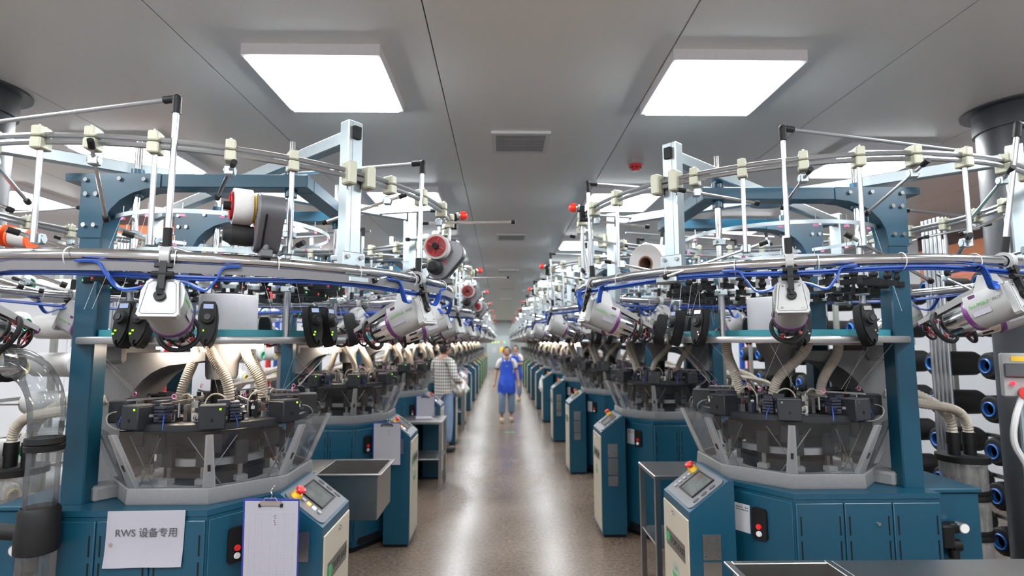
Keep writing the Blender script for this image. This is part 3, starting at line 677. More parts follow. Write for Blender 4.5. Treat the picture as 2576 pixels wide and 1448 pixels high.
    for i, (a, r_) in enumerate(sens):
        z = 1.945 + (0.018 if i % 2 else -0.012)
        b = MB(BLACK).bar(P(a, r_ - 0.05, z), P(a, r_ + 0.055, z), 0.030, 0.024).cyl(P(a, r_ + 0.02, z), P(a, r_ + 0.02, z + 0.06), 0.013, n=N(8)).ball(P(a, r_ + 0.02, z + 0.034), 0.020, 8, 6).cb(P(a, r_ + 0.02, z + 0.064), (0.04, 0.04, 0.012))
        sn = A.part('yarn_sensor', b, 0, bucket='yarn_sensors')
        if lod <= 1 and not mir:
            A.part('sensor_light', MB(LRED if rnd.random() < 0.68 else LGREEN).obox(P(a, r_ + 0.056, z - 0.001), (0.003, 0.006, 0.005), rz=R(a)), 0, sn if lod == 0 else None, 'yarn_sensor_lights')
    # threads running down to the head
    if lod == 0:
        th = MB(mat('thin_yarn', (0.62, 0.62, 0.62), 0.8, var=0))
        for i in range(14):
            a = rnd.uniform(-175, 60); th.cyl(P(a, 0.56, 1.70), P(a + rnd.uniform(-15, 15), 0.37, 1.50), 0.0007, n=3, cap=False)
        for i in range(10):
            a = rnd.uniform(-180, 180); th.cyl(P(a, 0.50, 2.22), P(a + rnd.uniform(-15, 15), 0.59, 1.84), 0.0007, n=3, cap=False)
        A.part('yarn_threads', th, 0, kind='stuff')
    return A.done()

mach = {}
for side in 'LR':
    for lod in (0, 1, 2): mach[side, lod] = machine(side, lod, BLUE, lit=(side == 'L'))
mach['R', 'lit'] = machine('R', 2, BLUE, True)
mach['L', 'green'] = machine('L', 2, GREEN, True); mach['R', 'green'] = machine('R', 2, GREEN, False)
NB = 8; NG = 13
used = set()
for side in 'LR':
    for k in range(NG):
        lod = 0 if k < 2 else 1 if k < 4 else 2
        key = (side, lod)
        if k >= NB: key = (side, 'green')
        elif side == 'R' and k >= 4: key = ('R', 'lit')
        o = mach[key] if key not in used else copy_tree(mach[key]); used.add(key)
        o.location = (XL, YL + PL * k, 0) if side == 'L' else (XR, YR + PR * k, 0)
        rw = 'left' if side == 'L' else 'right'
        if k < NB: tag(o, 'blue circular knitting machine, %s from the camera in the %s row' % (ORD[k], rw), 'knitting machine', 'circular knitting machines, %s row' % rw)
        else: tag(o, 'green circular knitting machine, %s of the green ones in the %s row' % (ORD[k - NB], rw), 'knitting machine', 'green knitting machines, %s row' % rw)
for key, o in mach.items():
    if key not in used: drop_tree(o)
def mloc(side, k): return Vector((XL, YL + PL * k, 0)) if side == 'L' else Vector((XR, YR + PR * k, 0))

# ------------------------------------------------------------------ the overhead yarn creel: two rings on four posts, cream blocks, spindles
POSTA = (-41, 41, 139, -139)
def creel(side, lod):
    mir = side == 'R'; RR, ZUP, ZLO = RRS[side], ZUPS[side], ZLOS[side]; root = thing('yarn_creel'); A = Asm(root, lod, mir); rnd = random.Random(5 if mir else 3)
    q = (1.0, 0.7, 0.45)[lod]; N = lambda n: max(5, int(n * q)); C = lambda a, r, z: P(a, r, z, RINGO)
    for dz in (-0.011, 0.011): A.part('upper_ring', MB(ALU).ring((0, RINGO, ZUP + dz), RR, 0.0098, N(96), N(8)), 1, bucket='creel_rings')
    A.part('lower_ring', MB(CHROME).ring((0, RINGO, ZLO), RR, 0.0215, N(96), N(14)), 2, bucket='creel_rings')
    A.part('hub_plate', MB(GALV).cyl((0, RINGO, 2.50), (0, RINGO, 2.512), 0.12, n=N(32)), 1, bucket='creel_frame')
    for a in POSTA:
        c = C(a, RR - 0.055, 0); T = frame((c.x, c.y, 0), P(a + 90, 1, 0), (0, 0, 1))
        pm = MB(GALV).at(T); pm.T = Matrix.Translation((c.x, c.y, 0)) @ Matrix.Rotation(R(a), 4, 'Z')
        pm.box(-0.03, 0.03, -0.034, 0.034, 1.98, 2.60, 0.004)
        if lod == 0: pm.box(0.0295, 0.0315, -0.014, 0.014, 1.985, 2.595)
        po = A.part('creel_post', pm, 2, bucket='creel_frame')
        A.part('creel_arm', MB(GALV).bar(C(a, 0.06, 2.54), C(a, RR - 0.09, 2.54), 0.045, 0.055, 0.004), 2, bucket='creel_frame')
        if lod <= 1:
            M = pm.T
            A.part('end_plug', MB(BLACK).at(M).box(0.0295, 0.045, -0.016, 0.016, 2.525, 2.575), 0, po if lod == 0 else None, 'creel_frame')
            for s in (-1, 1): A.part('post_block', MB(NYLON).at(M).box(0.031, 0.085, s * 0.044 - 0.020, s * 0.044 + 0.020, ZUP - 0.045, ZUP + 0.045, 0.006), 0, None, 'creel_blocks')
            cl = MB(GALV).at(M).box(0.031, 0.040, -0.05, 0.05, ZLO + 0.005, ZLO + 0.075, 0.003).box(0.031, 0.085, -0.05, 0.05, ZLO - 0.05, ZLO - 0.022, 0.006)
            lc = A.part('ring_clamp', cl, 0, None, 'creel_blocks')
            if lod == 0:
                for s in (-1, 1): A.part('bolt', MB(CHROME).at(M).cyl((0.040, s * 0.03, ZLO + 0.055), (0.048, s * 0.03, ZLO + 0.055), 0.009, n=8), 0, lc)
    # cream blocks: every other one carries a hanging rod, the others a spindle straight below
    seen = [(-128, 0), (-120, 1), (-111, 0), (-101, 1), (-92, 0), (-84, 1), (-75, 0), (-64, 1), (-54, 0), (-33, 1), (-22, 0), (-10, 1), (3, 0), (15, 1), (27, 0)] if not mir else [(-124, 1), (-113, 0), (-101, 1), (-90, 0), (-79.5, 1), (-69.5, 0), (-58, 1), (-48, 0), (-25, 1), (-13, 0), (0, 1), (13, 0), (26, 1)]
    if mir: seen = [(a, 1 - h) for a, h in seen]
    seen += [(52, 1), (64, 0), (76, 1), (88, 0), (100, 1), (112, 0), (124, 1), (150, 0), (162, 1), (174, 0), (186, 1), (198, 0), (210, 1)]
    for i, (a, spin) in enumerate(seen):
        hang = not spin
        if lod == 2 and i % 2: continue
        if lod == 1 and i % 4 == 3: continue
        M = Matrix.Translation(C(a, RR, ZUP)) @ Matrix.Rotation(R(a + rnd.uniform(-6, 6)), 4, 'Z')
        b = MB(NYLON).at(M).box(-0.026, 0.026, -0.016, 0.016, 0.002, 0.036, 0.004).box(-0.026, 0.026, -0.018, 0.018, -0.038, -0.002, 0.004)
        bl = A.part('nylon_block', b, 0, bucket='creel_blocks')
        if lod == 0: A.part('block_screw', MB(CHROME).at(M).cyl((0.012, 0, 0.036), (0.012, 0, 0.042), 0.005, n=6).cyl((-0.012, 0, 0.036), (-0.012, 0, 0.042), 0.005, n=6), 0, bl, kind='stuff')
        base = C(a, RR, ZUP - 0.037)
        if hang:
            A.part('hanging_rod', MB(ALU).cyl(base, base + Vector((0, 0, -0.30)), 0.0085, n=N(10)), 1, bucket='creel_rods')
            piv = base + Vector((0, 0, -0.285)) + P(a, -0.02, 0)
        else: piv = base + Vector((0, 0, -0.028)) + P(a, -0.012, 0)
        A.part('spindle_clamp', MB(GALV).cb(piv, (0.03, 0.03, 0.034), 0.004).cyl(piv + Vector((0.018, 0, 0)), piv + Vector((-0.018, 0, 0)), 0.012, n=N(10)), 0, bucket='creel_rods')
        ya = a + 180 + rnd.uniform(-45, 45); tl = R(rnd.uniform(-24, -6))
        if hang and rnd.random() < 0.4: ya = a + rnd.choice((100, -100)) + rnd.uniform(-20, 20)
        if not mir and a == -10: ya = -4; tl = 0.0
        if not mir and a == -84: ya = 115; tl = R(-33)
        d = Vector((math.cos(R(ya)) * math.cos(tl), math.sin(R(ya)) * math.cos(tl), math.sin(tl)))
        p0, p1 = piv - d * 0.07, piv + d * (0.34 if hang else 0.27)
        if not mir and a == -10: p1 = piv + d * 0.37
        sp = A.part('spindle', MB(CHROME).cyl(p0, p1, 0.0065, n=N(10)), 1, bucket='creel_rods')
        if lod <= 1:
            A.part('end_cap', MB(BLACK).cyl(p1 - d * 0.012, p1 + d * 0.006, 0.011, n=N(10)), 0, sp if lod == 0 else None, 'creel_rods')
            A.part('grip', MB(BLACK).cyl(p0 - d * 0.012, p0 + d * 0.02, 0.010, n=N(10)), 0, sp if lod == 0 else None, 'creel_rods')
    # blue cables strapped below the lower ring
    if lod <= 1:
        for off in (((-0.052, 0.0), (-0.059, -0.006)) if side == 'L' else ((-0.028, 0.004), (-0.036, -0.004))):
            pts = []
            for i in range(0, 97):
                a = -180 + 3.75 * i; sag = 0.010 * (0.5 - 0.5 * math.cos(R(a * 8)))
                pts.append(C(a, RR + 0.012 + off[1], ZLO + off[0] - sag))
            A.part('blue_cable', MB(BLUEC).tube(pts, 0.0055, N(7)), 1, bucket='creel_cables')
        st = MB(mat('cable_tie', (0.5, 0.5, 0.5), 0.5))
        if lod == 0:
            for i in range(24): A.part('cable_tie', MB(MATS['cable_tie']).ring(C(-176 + 15 * i, RR + 0.004, ZLO - 0.008), 0.032, 0.0018, 16, 5, P(-176 + 15 * i + 90, 1, 0)), 0)
    if side == 'L' and lod <= 1:      # grey ribbon cable outside the ring, hanging slack at the outer end
        pts = []
        for i in range(0, 61):
            a = -118 + 2.0 * i; s_ = 0.0
            if a < -95: s_ = 0.05 * math.sin((min(1, (-95 - a) / 23.0)) * PI)
            pts.append(C(a, RR + 0.026 + 0.004 * math.sin(a * 0.3), ZLO - 0.037 - s_))
        A.part('grey_ribbon_cable', MB(GREYC).tube(pts, 0, flat=(0.0145, 0.002, (0, 0, 1))), 1, bucket='creel_cables')
    return A.done()
cre = {}; used = set()
for side in 'LR':
    for lod in (0, 1, 2): cre[side, lod] = creel(side, lod)
    for k in range(NG):
        key = (side, 0 if k < 2 else 1 if k < 4 else 2)
        o = cre[key] if key not in used else copy_tree(cre[key]); used.add(key); o.location = mloc(side, k)
        rw = 'left' if side == 'L' else 'right'
        tag(o, 'round overhead steel yarn creel above the %s knitting machine of the %s row' % (ORD[k], rw), 'yarn creel', 'overhead yarn creels, %s row' % rw)

# ------------------------------------------------------------------ yarn feeders hung from the lower ring
def feeder(lod):
    """local: origin at the ring tube, +x towards the machine's centre"""
    root = thing('yarn_feeder'); A = Asm(root, lod); q = (1.0, 0.7, 0.45)[lod]; N = lambda n: max(6, int(n * q))
    tl = R(21); M = Matrix.Translation((-0.035, 0, -0.135)) @ Matrix.Rotation(tl, 4, 'Y')       # axis frame: x along the feeder, z up
    cl = MB(SILVERP)
    pts = [Vector((0.030 * math.sin(R(t)), 0, 0.030 * math.cos(R(t)))) for t in range(-150, 151, 20)]
    cl.tube(pts, 0, flat=(0.014, 0.006, (0, 1, 0)))
    A.part('ring_hook', cl, 0, bucket='feeder_body')
    nk = MB(WHITE).at(M); nk.prism([], 0, 0) if False else None
    lo, hi = [(0.0, -0.046), (0.115, -0.046), (0.115, 0.046), (0.0, 0.046)], [(0.018, -0.026), (0.080, -0.026), (0.080, 0.026), (0.018, 0.026)]
    nk.add([(x, y, 0.055) for x, y in lo] + [(x, y, 0.122) for x, y in hi], [(3, 2, 1, 0), (4, 5, 6, 7), (0, 1, 5, 4), (1, 2, 6, 5), (2, 3, 7, 6), (3, 0, 4, 7)])
    A.part('neck', nk, 1, bucket='feeder_body')
    # back plate: trapezoid with rounded corners, in the y-z plane
    bp = [(0.050, -0.068), (0.058, -0.060), (0.045, 0.052), (0.034, 0.062), (-0.034, 0.062), (-0.045, 0.052), (-0.058, -0.060), (-0.050, -0.068)]
    Tb = M @ frame((0, 0, 0), (0, 1, 0), (0, 0, 1))
    bo = A.part('back_plate', MB(WHITE).at(Tb).prism(bp, -0.012, 0.012), 1, bucket='feeder_body')
    if lod == 0:
        ln = MB(DARK).at(Tb); ip = [(x * 0.86, y * 0.86) for x, y in bp]
        pl_ = [Vector((x, y, -0.0122)) for x, y in ip]
        ln.tube(pl_, 0.0008, 4, True)
        A.part('plate_groove', ln, 0, bo)
        for x, y in ((0.034, -0.048), (-0.034, -0.048), (0.028, 0.042), (-0.028, 0.042)): A.part('screw', MB(CHROME).at(Tb).cyl((x, y, -0.0115), (x, y, -0.014), 0.0045, n=8), 0, bo)
    # motor housing
    hs = []
    for t in range(0, 181, 15): hs.append((0.062 * math.cos(R(-t)), -0.005 + 0.062 * math.sin(R(-t))))
    hs = [(0.050, 0.062)] + [(0.062, 0.03)] + hs[0:] + [(-0.062, 0.03), (-0.050, 0.062)]
    A.part('motor_housing', MB(WHITE).at(Tb).prism(hs, 0.010, 0.150), 2, bucket='feeder_body')
    arm = [(0.03, 0.05), (0.03, 0.092), (0.16, 0.086), (0.36, 0.052), (0.362, 0.036), (0.15, 0.058)]
    Ta = M @ frame((0, 0, 0), (1, 0, 0), (0, 0, 1))
    A.part('top_arm', MB(WHITE).at(Ta).prism(arm, -0.022, 0.022), 1, bucket='feeder_body')
    X = (1, 0, 0)
    def lat(m, prof, n, det, name, parent=None, bucket='feeder_body'):
        b = MB(m).at(M); b.lathe(prof, N(n), (0, 0, -0.005), X); return A.part(name, b, det, parent, bucket)
    lat(PURPLE, [(0.04, 0.148), (0.0645, 0.148), (0.066, 0.156), (0.0645, 0.166), (0.04, 0.166)], 28, 1, 'purple_collar')
    sp = lat(CHROME, [(0.0, 0.165), (0.056, 0.165), (0.056, 0.20), (0.052, 0.25), (0.044, 0.272), (0, 0.275)], 28, 1, 'spool')
    if lod <= 1:
        for i in range(10):
            t = 36 * i + 10; b = MB(BLACK).at(M @ Matrix.Translation((0, 0, -0.005)) @ Matrix.Rotation(R(t), 4, 'X'))
            b.box(0.178, 0.248, -0.0055, 0.0055, 0.048, 0.0555)
            A.part('spool_slot', b, 0, sp if lod == 0 else None, 'feeder_spool')
    bl = MB(BLACK).at(M); bl.ring((0.284, 0, -0.005), 0.064, 0.009, N(28), 8, X)
    br = A.part('brush_ring', bl, 1, bucket='feeder_spool')
    if lod <= 1:
        for i in range(4):
            b = MB(mat('dark_red_spoke', (0.28, 0.012, 0.018), 0.4)).at(M @ Matrix.Translation((0.282, 0, -0.005)) @ Matrix.Rotation(R(90 * i + 30), 4, 'X')).box(-0.004, 0.006, -0.006, 0.006, 0.042, 0.062)
            A.part('red_tab', b, 0, br if lod == 0 else None, 'feeder_spool')
        w_ = MB(BLACK).at(M).ring((0.346, 0, 0.0), 0.034, 0.005, N(20), 6, X)
        wh = A.part('exit_wheel', w_, 0, bucket='feeder_spool')
        b = MB(mat('dark_red_spoke', (0.28, 0.012, 0.018), 0.4)).at(M)
        for i in range(5): b.bar((0.346, 0, 0), (0.346, 0.033 * math.cos(R(72 * i)), 0.033 * math.sin(R(72 * i))), 0.004, 0.005)
        A.part('red_spokes', b, 0, wh if lod == 0 else None, 'feeder_spool', kind='stuff')
        A.part('purple_tip', MB(PURPLE).at(M).box(0.345, 0.372, -0.016, 0.016, 0.028, 0.05, 0.004), 0, bucket='feeder_body')
        A.part('tip_bracket', MB(BLACK).at(M).box(0.35, 0.36, -0.012, 0.012, -0.002, 0.035), 0, bucket='feeder_body')
        for s in (-1, 1):
            A.part('purple_badge', MB(PURPLE).at(M).box(0.105, 0.128, s * 0.0500, s * 0.0570, 0.036, 0.056), 0, bucket='feeder_body')
    if lod == 0:
        for s in (-1, 1):
            xa = (1, 0, 0) if s < 0 else (-1, 0, 0)
            c1, c2 = (0.058, 0.124) if s < 0 else (0.104, 0.038)
            A.share('green_lettering', text_mesh('SANTONI', 0.0165, LIMEP, 0.25), M @ frame((c1, s * 0.0628, 0.012), xa, (0, 0, 1)))
            A.share('grey_lettering', text_mesh('FAST', 0.0145, WHITEB, 0.35), M @ frame((c2, s * 0.0628, 0.012), xa, (0, 0, 1)))
            A.part('sticker', MB(PAPER).at(M).box(0.07, 0.135, s * 0.0615, s * 0.0622, -0.028, -0.008), 0)
    # black swivel bracket, pole with elbow and guide tube
    bk = MB(BLACK).at(M).bar((-0.020, 0, 0.02), (-0.030, 0, 0.12), 0.02, 0.022).cyl((-0.012, 0, 0.0), (-0.024, 0, 0.0), 0.017, n=N(14)).bar((-0.02, 0, 0.0), (-0.022, 0.004, 0.03), 0.018, 0.016).cyl((-0.026, -0.03, 0.07), (-0.026, 0.03, 0.07), 0.011, n=N(10)).bar((-0.028, 0, 0.10), (-0.03, 0, 0.185), 0.013, 0.013).cb((-0.026, 0, 0.10), (0.02, 0.05, 0.012))
    A.part('swivel_bracket', bk, 1, bucket='feeder_bracket')
    return root, A, M
def feeder_full(lod, tilt=0.0, head=165, inward=0, tube=0.95, cable=1):
    root, A, M = feeder(lod); q = (1.0, 0.7, 0.45)[lod]; N = lambda n: max(6, int(n * q))
    p0 = M @ Vector((-0.032, 0, 0.175)); tv = R(tilt)
    up = Vector((math.sin(tv) * 0.6, math.sin(tv) * 0.5, 1)).normalized(); p1 = p0 + up * 0.42; pt = p0 + up * 0.49
    A.part('pole_socket', MB(BLACK).cyl(p0 - up * 0.01, p0 + up * 0.055, 0.0135, n=N(12)), 0, bucket='feeder_bracket')
    A.part('guide_pole', MB(ALU).cyl(p0 + up * 0.02, pt, 0.0098, n=N(12)), 1, bucket='feeder_pole')
    hd = Vector((math.cos(R(head)), math.sin(R(head)), 0)); hd = Matrix.Rotation(-R(inward), 3, 'Z') @ hd
    el = MB(BLACK).cyl(pt - up * 0.05, pt + up * 0.006, 0.0135, n=N(12)).cyl(pt, pt + hd * 0.05, 0.0125, n=N(12)).ball(pt, 0.0145, N(10), 6)
    A.part('elbow', el, 1, bucket='feeder_bracket')
    if tube: A.part('guide_tube', MB(ALU).cyl(pt + hd * 0.02, pt + hd * tube, 0.0075, n=N(10)), 1, bucket='feeder_pole')
    if cable and lod <= 1:
        for s in ((1,) if lod else (1, -1)):
            a = Vector((0.0, s * 0.04, -0.04)); b = Vector((0.03, s * 0.16, -0.035))
            if s == 1: pth = smooth([(0.012, 0.036, -0.075), (0.0, 0.07, -0.10), (-0.015, 0.12, -0.105), (-0.02, 0.155, -0.06), (-0.015, 0.18, -0.025), (-0.012, 0.24, -0.022)], 5)
            else: pth = smooth([(0.012, -0.036, -0.075), (0.0, -0.07, -0.085), (-0.015, -0.12, -0.105), (-0.02, -0.15, -0.07), (-0.016, -0.17, -0.03), (-0.012, -0.22, -0.022)], 5)
            A.part('ribbon_cable', MB(BLUEC).tube(pth, 0, flat=(0.011, 0.003, (1, 0, 0.3))), 1, bucket='feeder_cable')
    return A.done()
WHERE = {'front': 'on the camera side', 'fa': 'on the camera-side aisle corner', 'a': 'on the aisle side', 'ra': 'on the rear aisle corner', 'r': 'on the rear side', 'ro': 'on the rear outer corner', 'o': 'on the outer side', 'fo': 'on the camera-side outer corner'}
FL = [(-72.5, 'front', -1.5), (-23, 'fa', -2), (24, 'a', 3), (68, 'ra', 4), (113, 'r', -5), (160, 'ro', 4), (-157, 'o', -8), (-113, 'fo', 9)]
FR = [(-66, 'front', 0), (-11, 'fa', -5), (26, 'a', -9), (70, 'ra', 6), (115, 'r', -5), (160, 'ro', 4), (-157, 'o', 6), (-110, 'fo', -11)]
pf = {}
for side in 'LR':
    for k in range(NG):
        lod = 0 if k == 0 else 1 if k < 3 else 2
        for j, (a, w_, tl) in enumerate(FL if side == 'L' else FR):
            if k >= 1 and w_ in ('r', 'ro', 'o'): continue
            if k >= 4 and w_ in ('front', 'fo'): continue
            if k >= NB and w_ != 'fa' and w_ != 'a': continue
            da = random.uniform(-4, 4) if k else 0
            ang = a + da; c = P(ang, RRS[side], ZLOS[side], RINGO)
            if side == 'R': c.x = -c.x; wa = 180 - ang
            else: wa = ang
            rz = wa + 180                                   # local +x points inward
            head_world = 165 if side == 'L' else 15
            key = (side, lod, j) if lod == 0 else (side, lod, j % 4)
            if key not in pf:
                o = pf[key] = feeder_full(lod, tl, head_world - rz, 0, 0.95 if side == 'L' else 1.0, 1); hr = None
            else: o = copy_tree(pf[key])
            o.location = mloc(side, k) + c; o.rotation_euler = (0, 0, R(rz))
            rw = 'left' if side == 'L' else 'right'
            if True: tag(o, 'white motor yarn feeder %s of the %s %s-row machine' % (WHERE[w_], ORD[k], rw), 'yarn feeder', 'white yarn feeders, %s row' % rw)

# beacons on the aisle end of the upper rings
def beacon(m, lit):
    t = thing('warning_beacon')
    MB(CHROME).lathe([(0, -0.02), (0.022, -0.02), (0.026, -0.01), (0.026, 0.0), (0, 0.0)], 16, axis=(1, 0, 0)).obj('base', t)
    MB(m).lathe([(0.025, 0.0), (0.025, 0.012), (0.021, 0.026), (0.012, 0.036), (0.0, 0.040)], 18, axis=(1, 0, 0)).obj('dome', t)
    MB(BLACK).box(-0.05, -0.02, -0.014, 0.014, -0.075, 0.01, 0.003).obj('bracket', t); return t
BRED = mat('red_dome', (0.62, 0.02, 0.01), 0.2, emit=(1.0, 0.06, 0.01), estr=0.10, var=0)
bL, bR = beacon(BRED, 1), None
for side in 'LR':
    for k in range(NB):
        o = bL if (side == 'L' and k == 0) else copy_tree(bL)
        c = P(4 if side == 'L' else -6, RRS[side] + 0.06, ZUPS[side] + 0.035, RINGO)
        if side == 'R': c.x = -c.x; o.rotation_euler = (0, 0, PI)
        o.location = mloc(side, k) + c
        tag(o, 'small red dome beacon on the creel of the %s %s-row machine' % (ORD[k], 'left' if side == 'L' else 'right'), 'warning light', 'red beacons on the creels')

# elastane units: grey housing with driven bobbin, standing on the lower ring
def spool_unit():
    t = thing('elastane_unit')                              # local: +x radial outward, +y along the ring; bobbin sticks out to -y
    M = Matrix.Translation((0.0, 0, 0.115)) @ Matrix.Rotation(R(40), 4, 'Y')
    oval = rrect(0.058, 0.11, 0.056, 6)
    T = M @ frame((0, 0, 0), (1, 0, 0), (0, 0, 1))          # prism axis = -y
    h = MB(GUNMETAL).at(T).prism(oval, -0.045, 0.030).obj('housing', t)
    MB(mat('gunmetal_face', (0.17, 0.17, 0.185), 0.4, 0.2)).at(T).prism([(x * 0.94, y * 0.97) for x, y in oval], 0.030, 0.036).obj('face_plate', t)
    MB(BLACK).at(T).box(0.0585, 0.061, -0.08, 0.07, 0.010, 0.016).obj('slit', t)
    MB(RED).at(T).box(-0.028, 0.028, -0.012, -0.007, 0.0358, 0.0368).obj('red_stripe', t)
    text('housing_lettering', 'PLUS', 0.018, INK, T @ Matrix.Translation((0, 0.04, 0.0362)) @ Matrix.Rotation(R(-90), 4, 'Z'), t)
    MB(RUBBER).at(T).lathe([(0, 0.034), (0.034, 0.034), (0.036, 0.05), (0.036, 0.105), (0.030, 0.112), (0.022, 0.13), (0, 0.132)], 24, (-0.008, -0.060, 0)).obj('drive_roller', t)
    MB(GUNMETAL).cyl((0, 0, 0.0), (0, 0, 0.06), 0.014, n=12).box(-0.035, 0.035, -0.02, 0.02, -0.005, 0.022, 0.004).obj('foot', t)
    MB(BLACK).tube(bez((-0.06, 0.0, 0.06), (-0.12, 0, 0.04), (-0.10, 0, -0.01), (-0.06, -0.01, 0.0), 10), 0.003, 6).obj('lead', t)
    return t, T
def bobbin(dia=0.062, ln=0.06):
    t = thing('bobbin')                                     # axis along local z
    MB(YARNW).lathe([(0.03, -ln / 2), (dia, -ln / 2), (dia + 0.001, -ln / 2 + 0.004), (dia + 0.001, ln / 2 - 0.004), (dia, ln / 2), (0.03, ln / 2)], 36).obj('yarn_winding', t)
    MB(YELLOW).lathe([(0.0, -ln / 2 - 0.012), (dia * 0.83, -ln / 2 - 0.012), (dia * 0.83, -ln / 2 + 0.002), (0, -ln / 2 + 0.002)], 30).obj('yellow_flange', t)
    MB(mat('dark_red_hub', (0.20, 0.008, 0.012), 0.2)).lathe([(0.0, ln / 2 + 0.003), (dia * 0.76, ln / 2 + 0.003), (dia * 0.80, ln / 2 + 0.008), (dia * 0.80, ln / 2 - 0.004), (0, ln / 2 - 0.004)], 30).obj('red_hub', t)
    for i in range(4):
        MB(RED).at(Matrix.Rotation(R(90 * i + 20), 4, 'Z')).box(0.014, dia * 0.78, -0.0022, 0.0022, ln / 2 + 0.003, ln / 2 + 0.007).obj('hub_spoke', t)
    MB(RED).ring((0, 0, ln / 2 + 0.005), dia * 0.74, 0.003, 30, 6).obj('hub_rim', t)
    MB(BLACK).cyl((0, 0, ln / 2), (0, 0, ln / 2 + 0.028), 0.015, n=14).obj('axle_knob', t)
    return t
up_, TU = spool_unit(); bo_ = bobbin(); fu = True
for k, a, dl, br in ((0, -58, 0.062, 'beside the nearest left aluminium post'), (0, -5, 0.06, 'at the aisle end of the first left creel'), (1, -2, 0.05, 'at the aisle end of the second left creel'), (2, -6, 0.06, 'at the aisle end of the third left creel')):
    o = up_ if fu else copy_tree(up_)
    c = mloc('L', k) + P(a, RRS['L'] + 0.005, ZLOS['L'] + 0.02, RINGO); o.location = c; o.rotation_euler = (0, 0, R(a))
    tag(o, 'grey oval elastane unit ' + br, 'spool drive', 'grey elastane units on the left creels')
    b = bo_ if fu else copy_tree(bo_); fu = False
    Mw = Matrix.Translation(c) @ Matrix.Rotation(R(a), 4, 'Z') @ TU
    b.matrix_world = Mw @ Matrix.Translation((-0.062, 0.022, 0.075))
    tag(b, 'white bobbin with red hub ' + br, 'bobbin', 'elastane bobbins')

# ------------------------------------------------------------------ papers and clipboards on the machines
CLIPB = mat('blue_clipboard', (0.02, 0.03, 0.25), 0.4)
def clipboard(lod):
    t = thing('clipboard')                                   # hangs in the x-z plane, front towards -y, origin at the top edge
    MB(CLIPB).box(-0.117, 0.117, 0, 0.004, -0.335, 0, 0.001).obj('board', t)
    p = MB(PAPER).box(-0.108, 0.113, -0.0025, -0.0005, -0.345, -0.008).obj('paper', t)
    if lod == 0:
        ln = MB(mat('grey_print', (0.30, 0.30, 0.33), 0.8, var=0))
        for i in range(30): ln.box(-0.088, 0.095, -0.0029, -0.0024, -0.0605 - 0.0092 * i, -0.06 - 0.0092 * i)
        for x in (-0.088, -0.062, -0.036, 0.0, 0.03, 0.06, 0.095): ln.box(x - 0.0003, x + 0.0003, -0.0029, -0.0024, -0.335, -0.06)
        ln.box(-0.05, 0.0, -0.003, -0.0024, -0.046, -0.042).box(0.05, 0.085, -0.003, -0.0024, -0.038, -0.034)
        ln.obj('printed_table', p)['kind'] = 'stuff'
        w_ = MB(INK)
        rn = random.Random(2)
        for i in range(5): w_.tube([(0.018 + rn.uniform(-0.006, 0.006), -0.0028, -0.068 - 0.009 * i + rn.uniform(-0.003, 0.003)) for _ in range(5)], 0.0008, 4)
        w_.obj('handwriting', p)['kind'] = 'stuff'
    MB(CHROME).box(-0.043, 0.043, -0.010, -0.0025, -0.026, -0.006, 0.002).tube([(-0.03, -0.007, -0.008), (-0.022, -0.009, 0.006), (0.022, -0.009, 0.006), (0.03, -0.007, -0.008)], 0.002, 6).obj('clip', t)
    for s in (-1, 1): MB(BLACK).box(s * 0.040, s * 0.050, -0.010, -0.002, -0.032, -0.018, 0.001).obj('clip_corner', t)
    MB(CHROME).tube(smooth([(0, -0.004, 0.0), (0.004, -0.002, 0.018), (-0.003, 0.0, 0.03), (0.004, 0.01, 0.045), (0.0, 0.03, 0.05)], 4), 0.0018, 6).obj('wire_hook', t)
    return t
cb = {0: clipboard(0), 1: clipboard(1)}; uu = set()
for k in range(6):
    key = 0 if k < 2 else 1; o = cb[key] if key not in uu else copy_tree(cb[key]); uu.add(key)
    o.location = mloc('L', k) + Vector((0.475, -0.50, 1.075 if k == 0 else 1.055)); o.rotation_euler = (R(1.5), 0, R(-2 + k % 3))
    tag(o, 'blue clipboard with white record sheet hanging on the %s left-row machine' % ORD[k], 'clipboard', 'clipboards on the left machine row')
n = thing('paper_notice', mloc('L', 0) + Vector((-0.03, -0.503, 0.922)), 0, 'white paper notice with black lettering taped to the nearest left machine', 'notice')
g = MB(PAPER); vs = []; fs = []
for j in range(7):
    for i in range(10):
        x = -0.158 + 0.316 * i / 9; z = 0.109 - 0.222 * j / 6; vs.append((x - 0.004 * (j / 6), -0.0015 - 0.010 * max(0, j / 6 - 0.55) ** 2 * 4 - 0.002 * math.sin(i * 1.1) * (j / 6), z + 0.003 * (i / 9)))
for j in range(6):
    for i in range(9): fs.append((j * 10 + i, j * 10 + i + 1, (j + 1) * 10 + i + 1, (j + 1) * 10 + i))
g.add(vs, fs); g.add([(x, y + 0.0006, z) for x, y, z in vs], [f[::-1] for f in fs]); g.obj('sheet', n)
text('notice_writing', 'RWS 设备专用', 0.040, mat('notice_ink', (0.06, 0.06, 0.07), 0.8, var=0), frame((0.005, -0.0042, 0.022), (1, 0, 0.005), (0, 0, 1)), n)

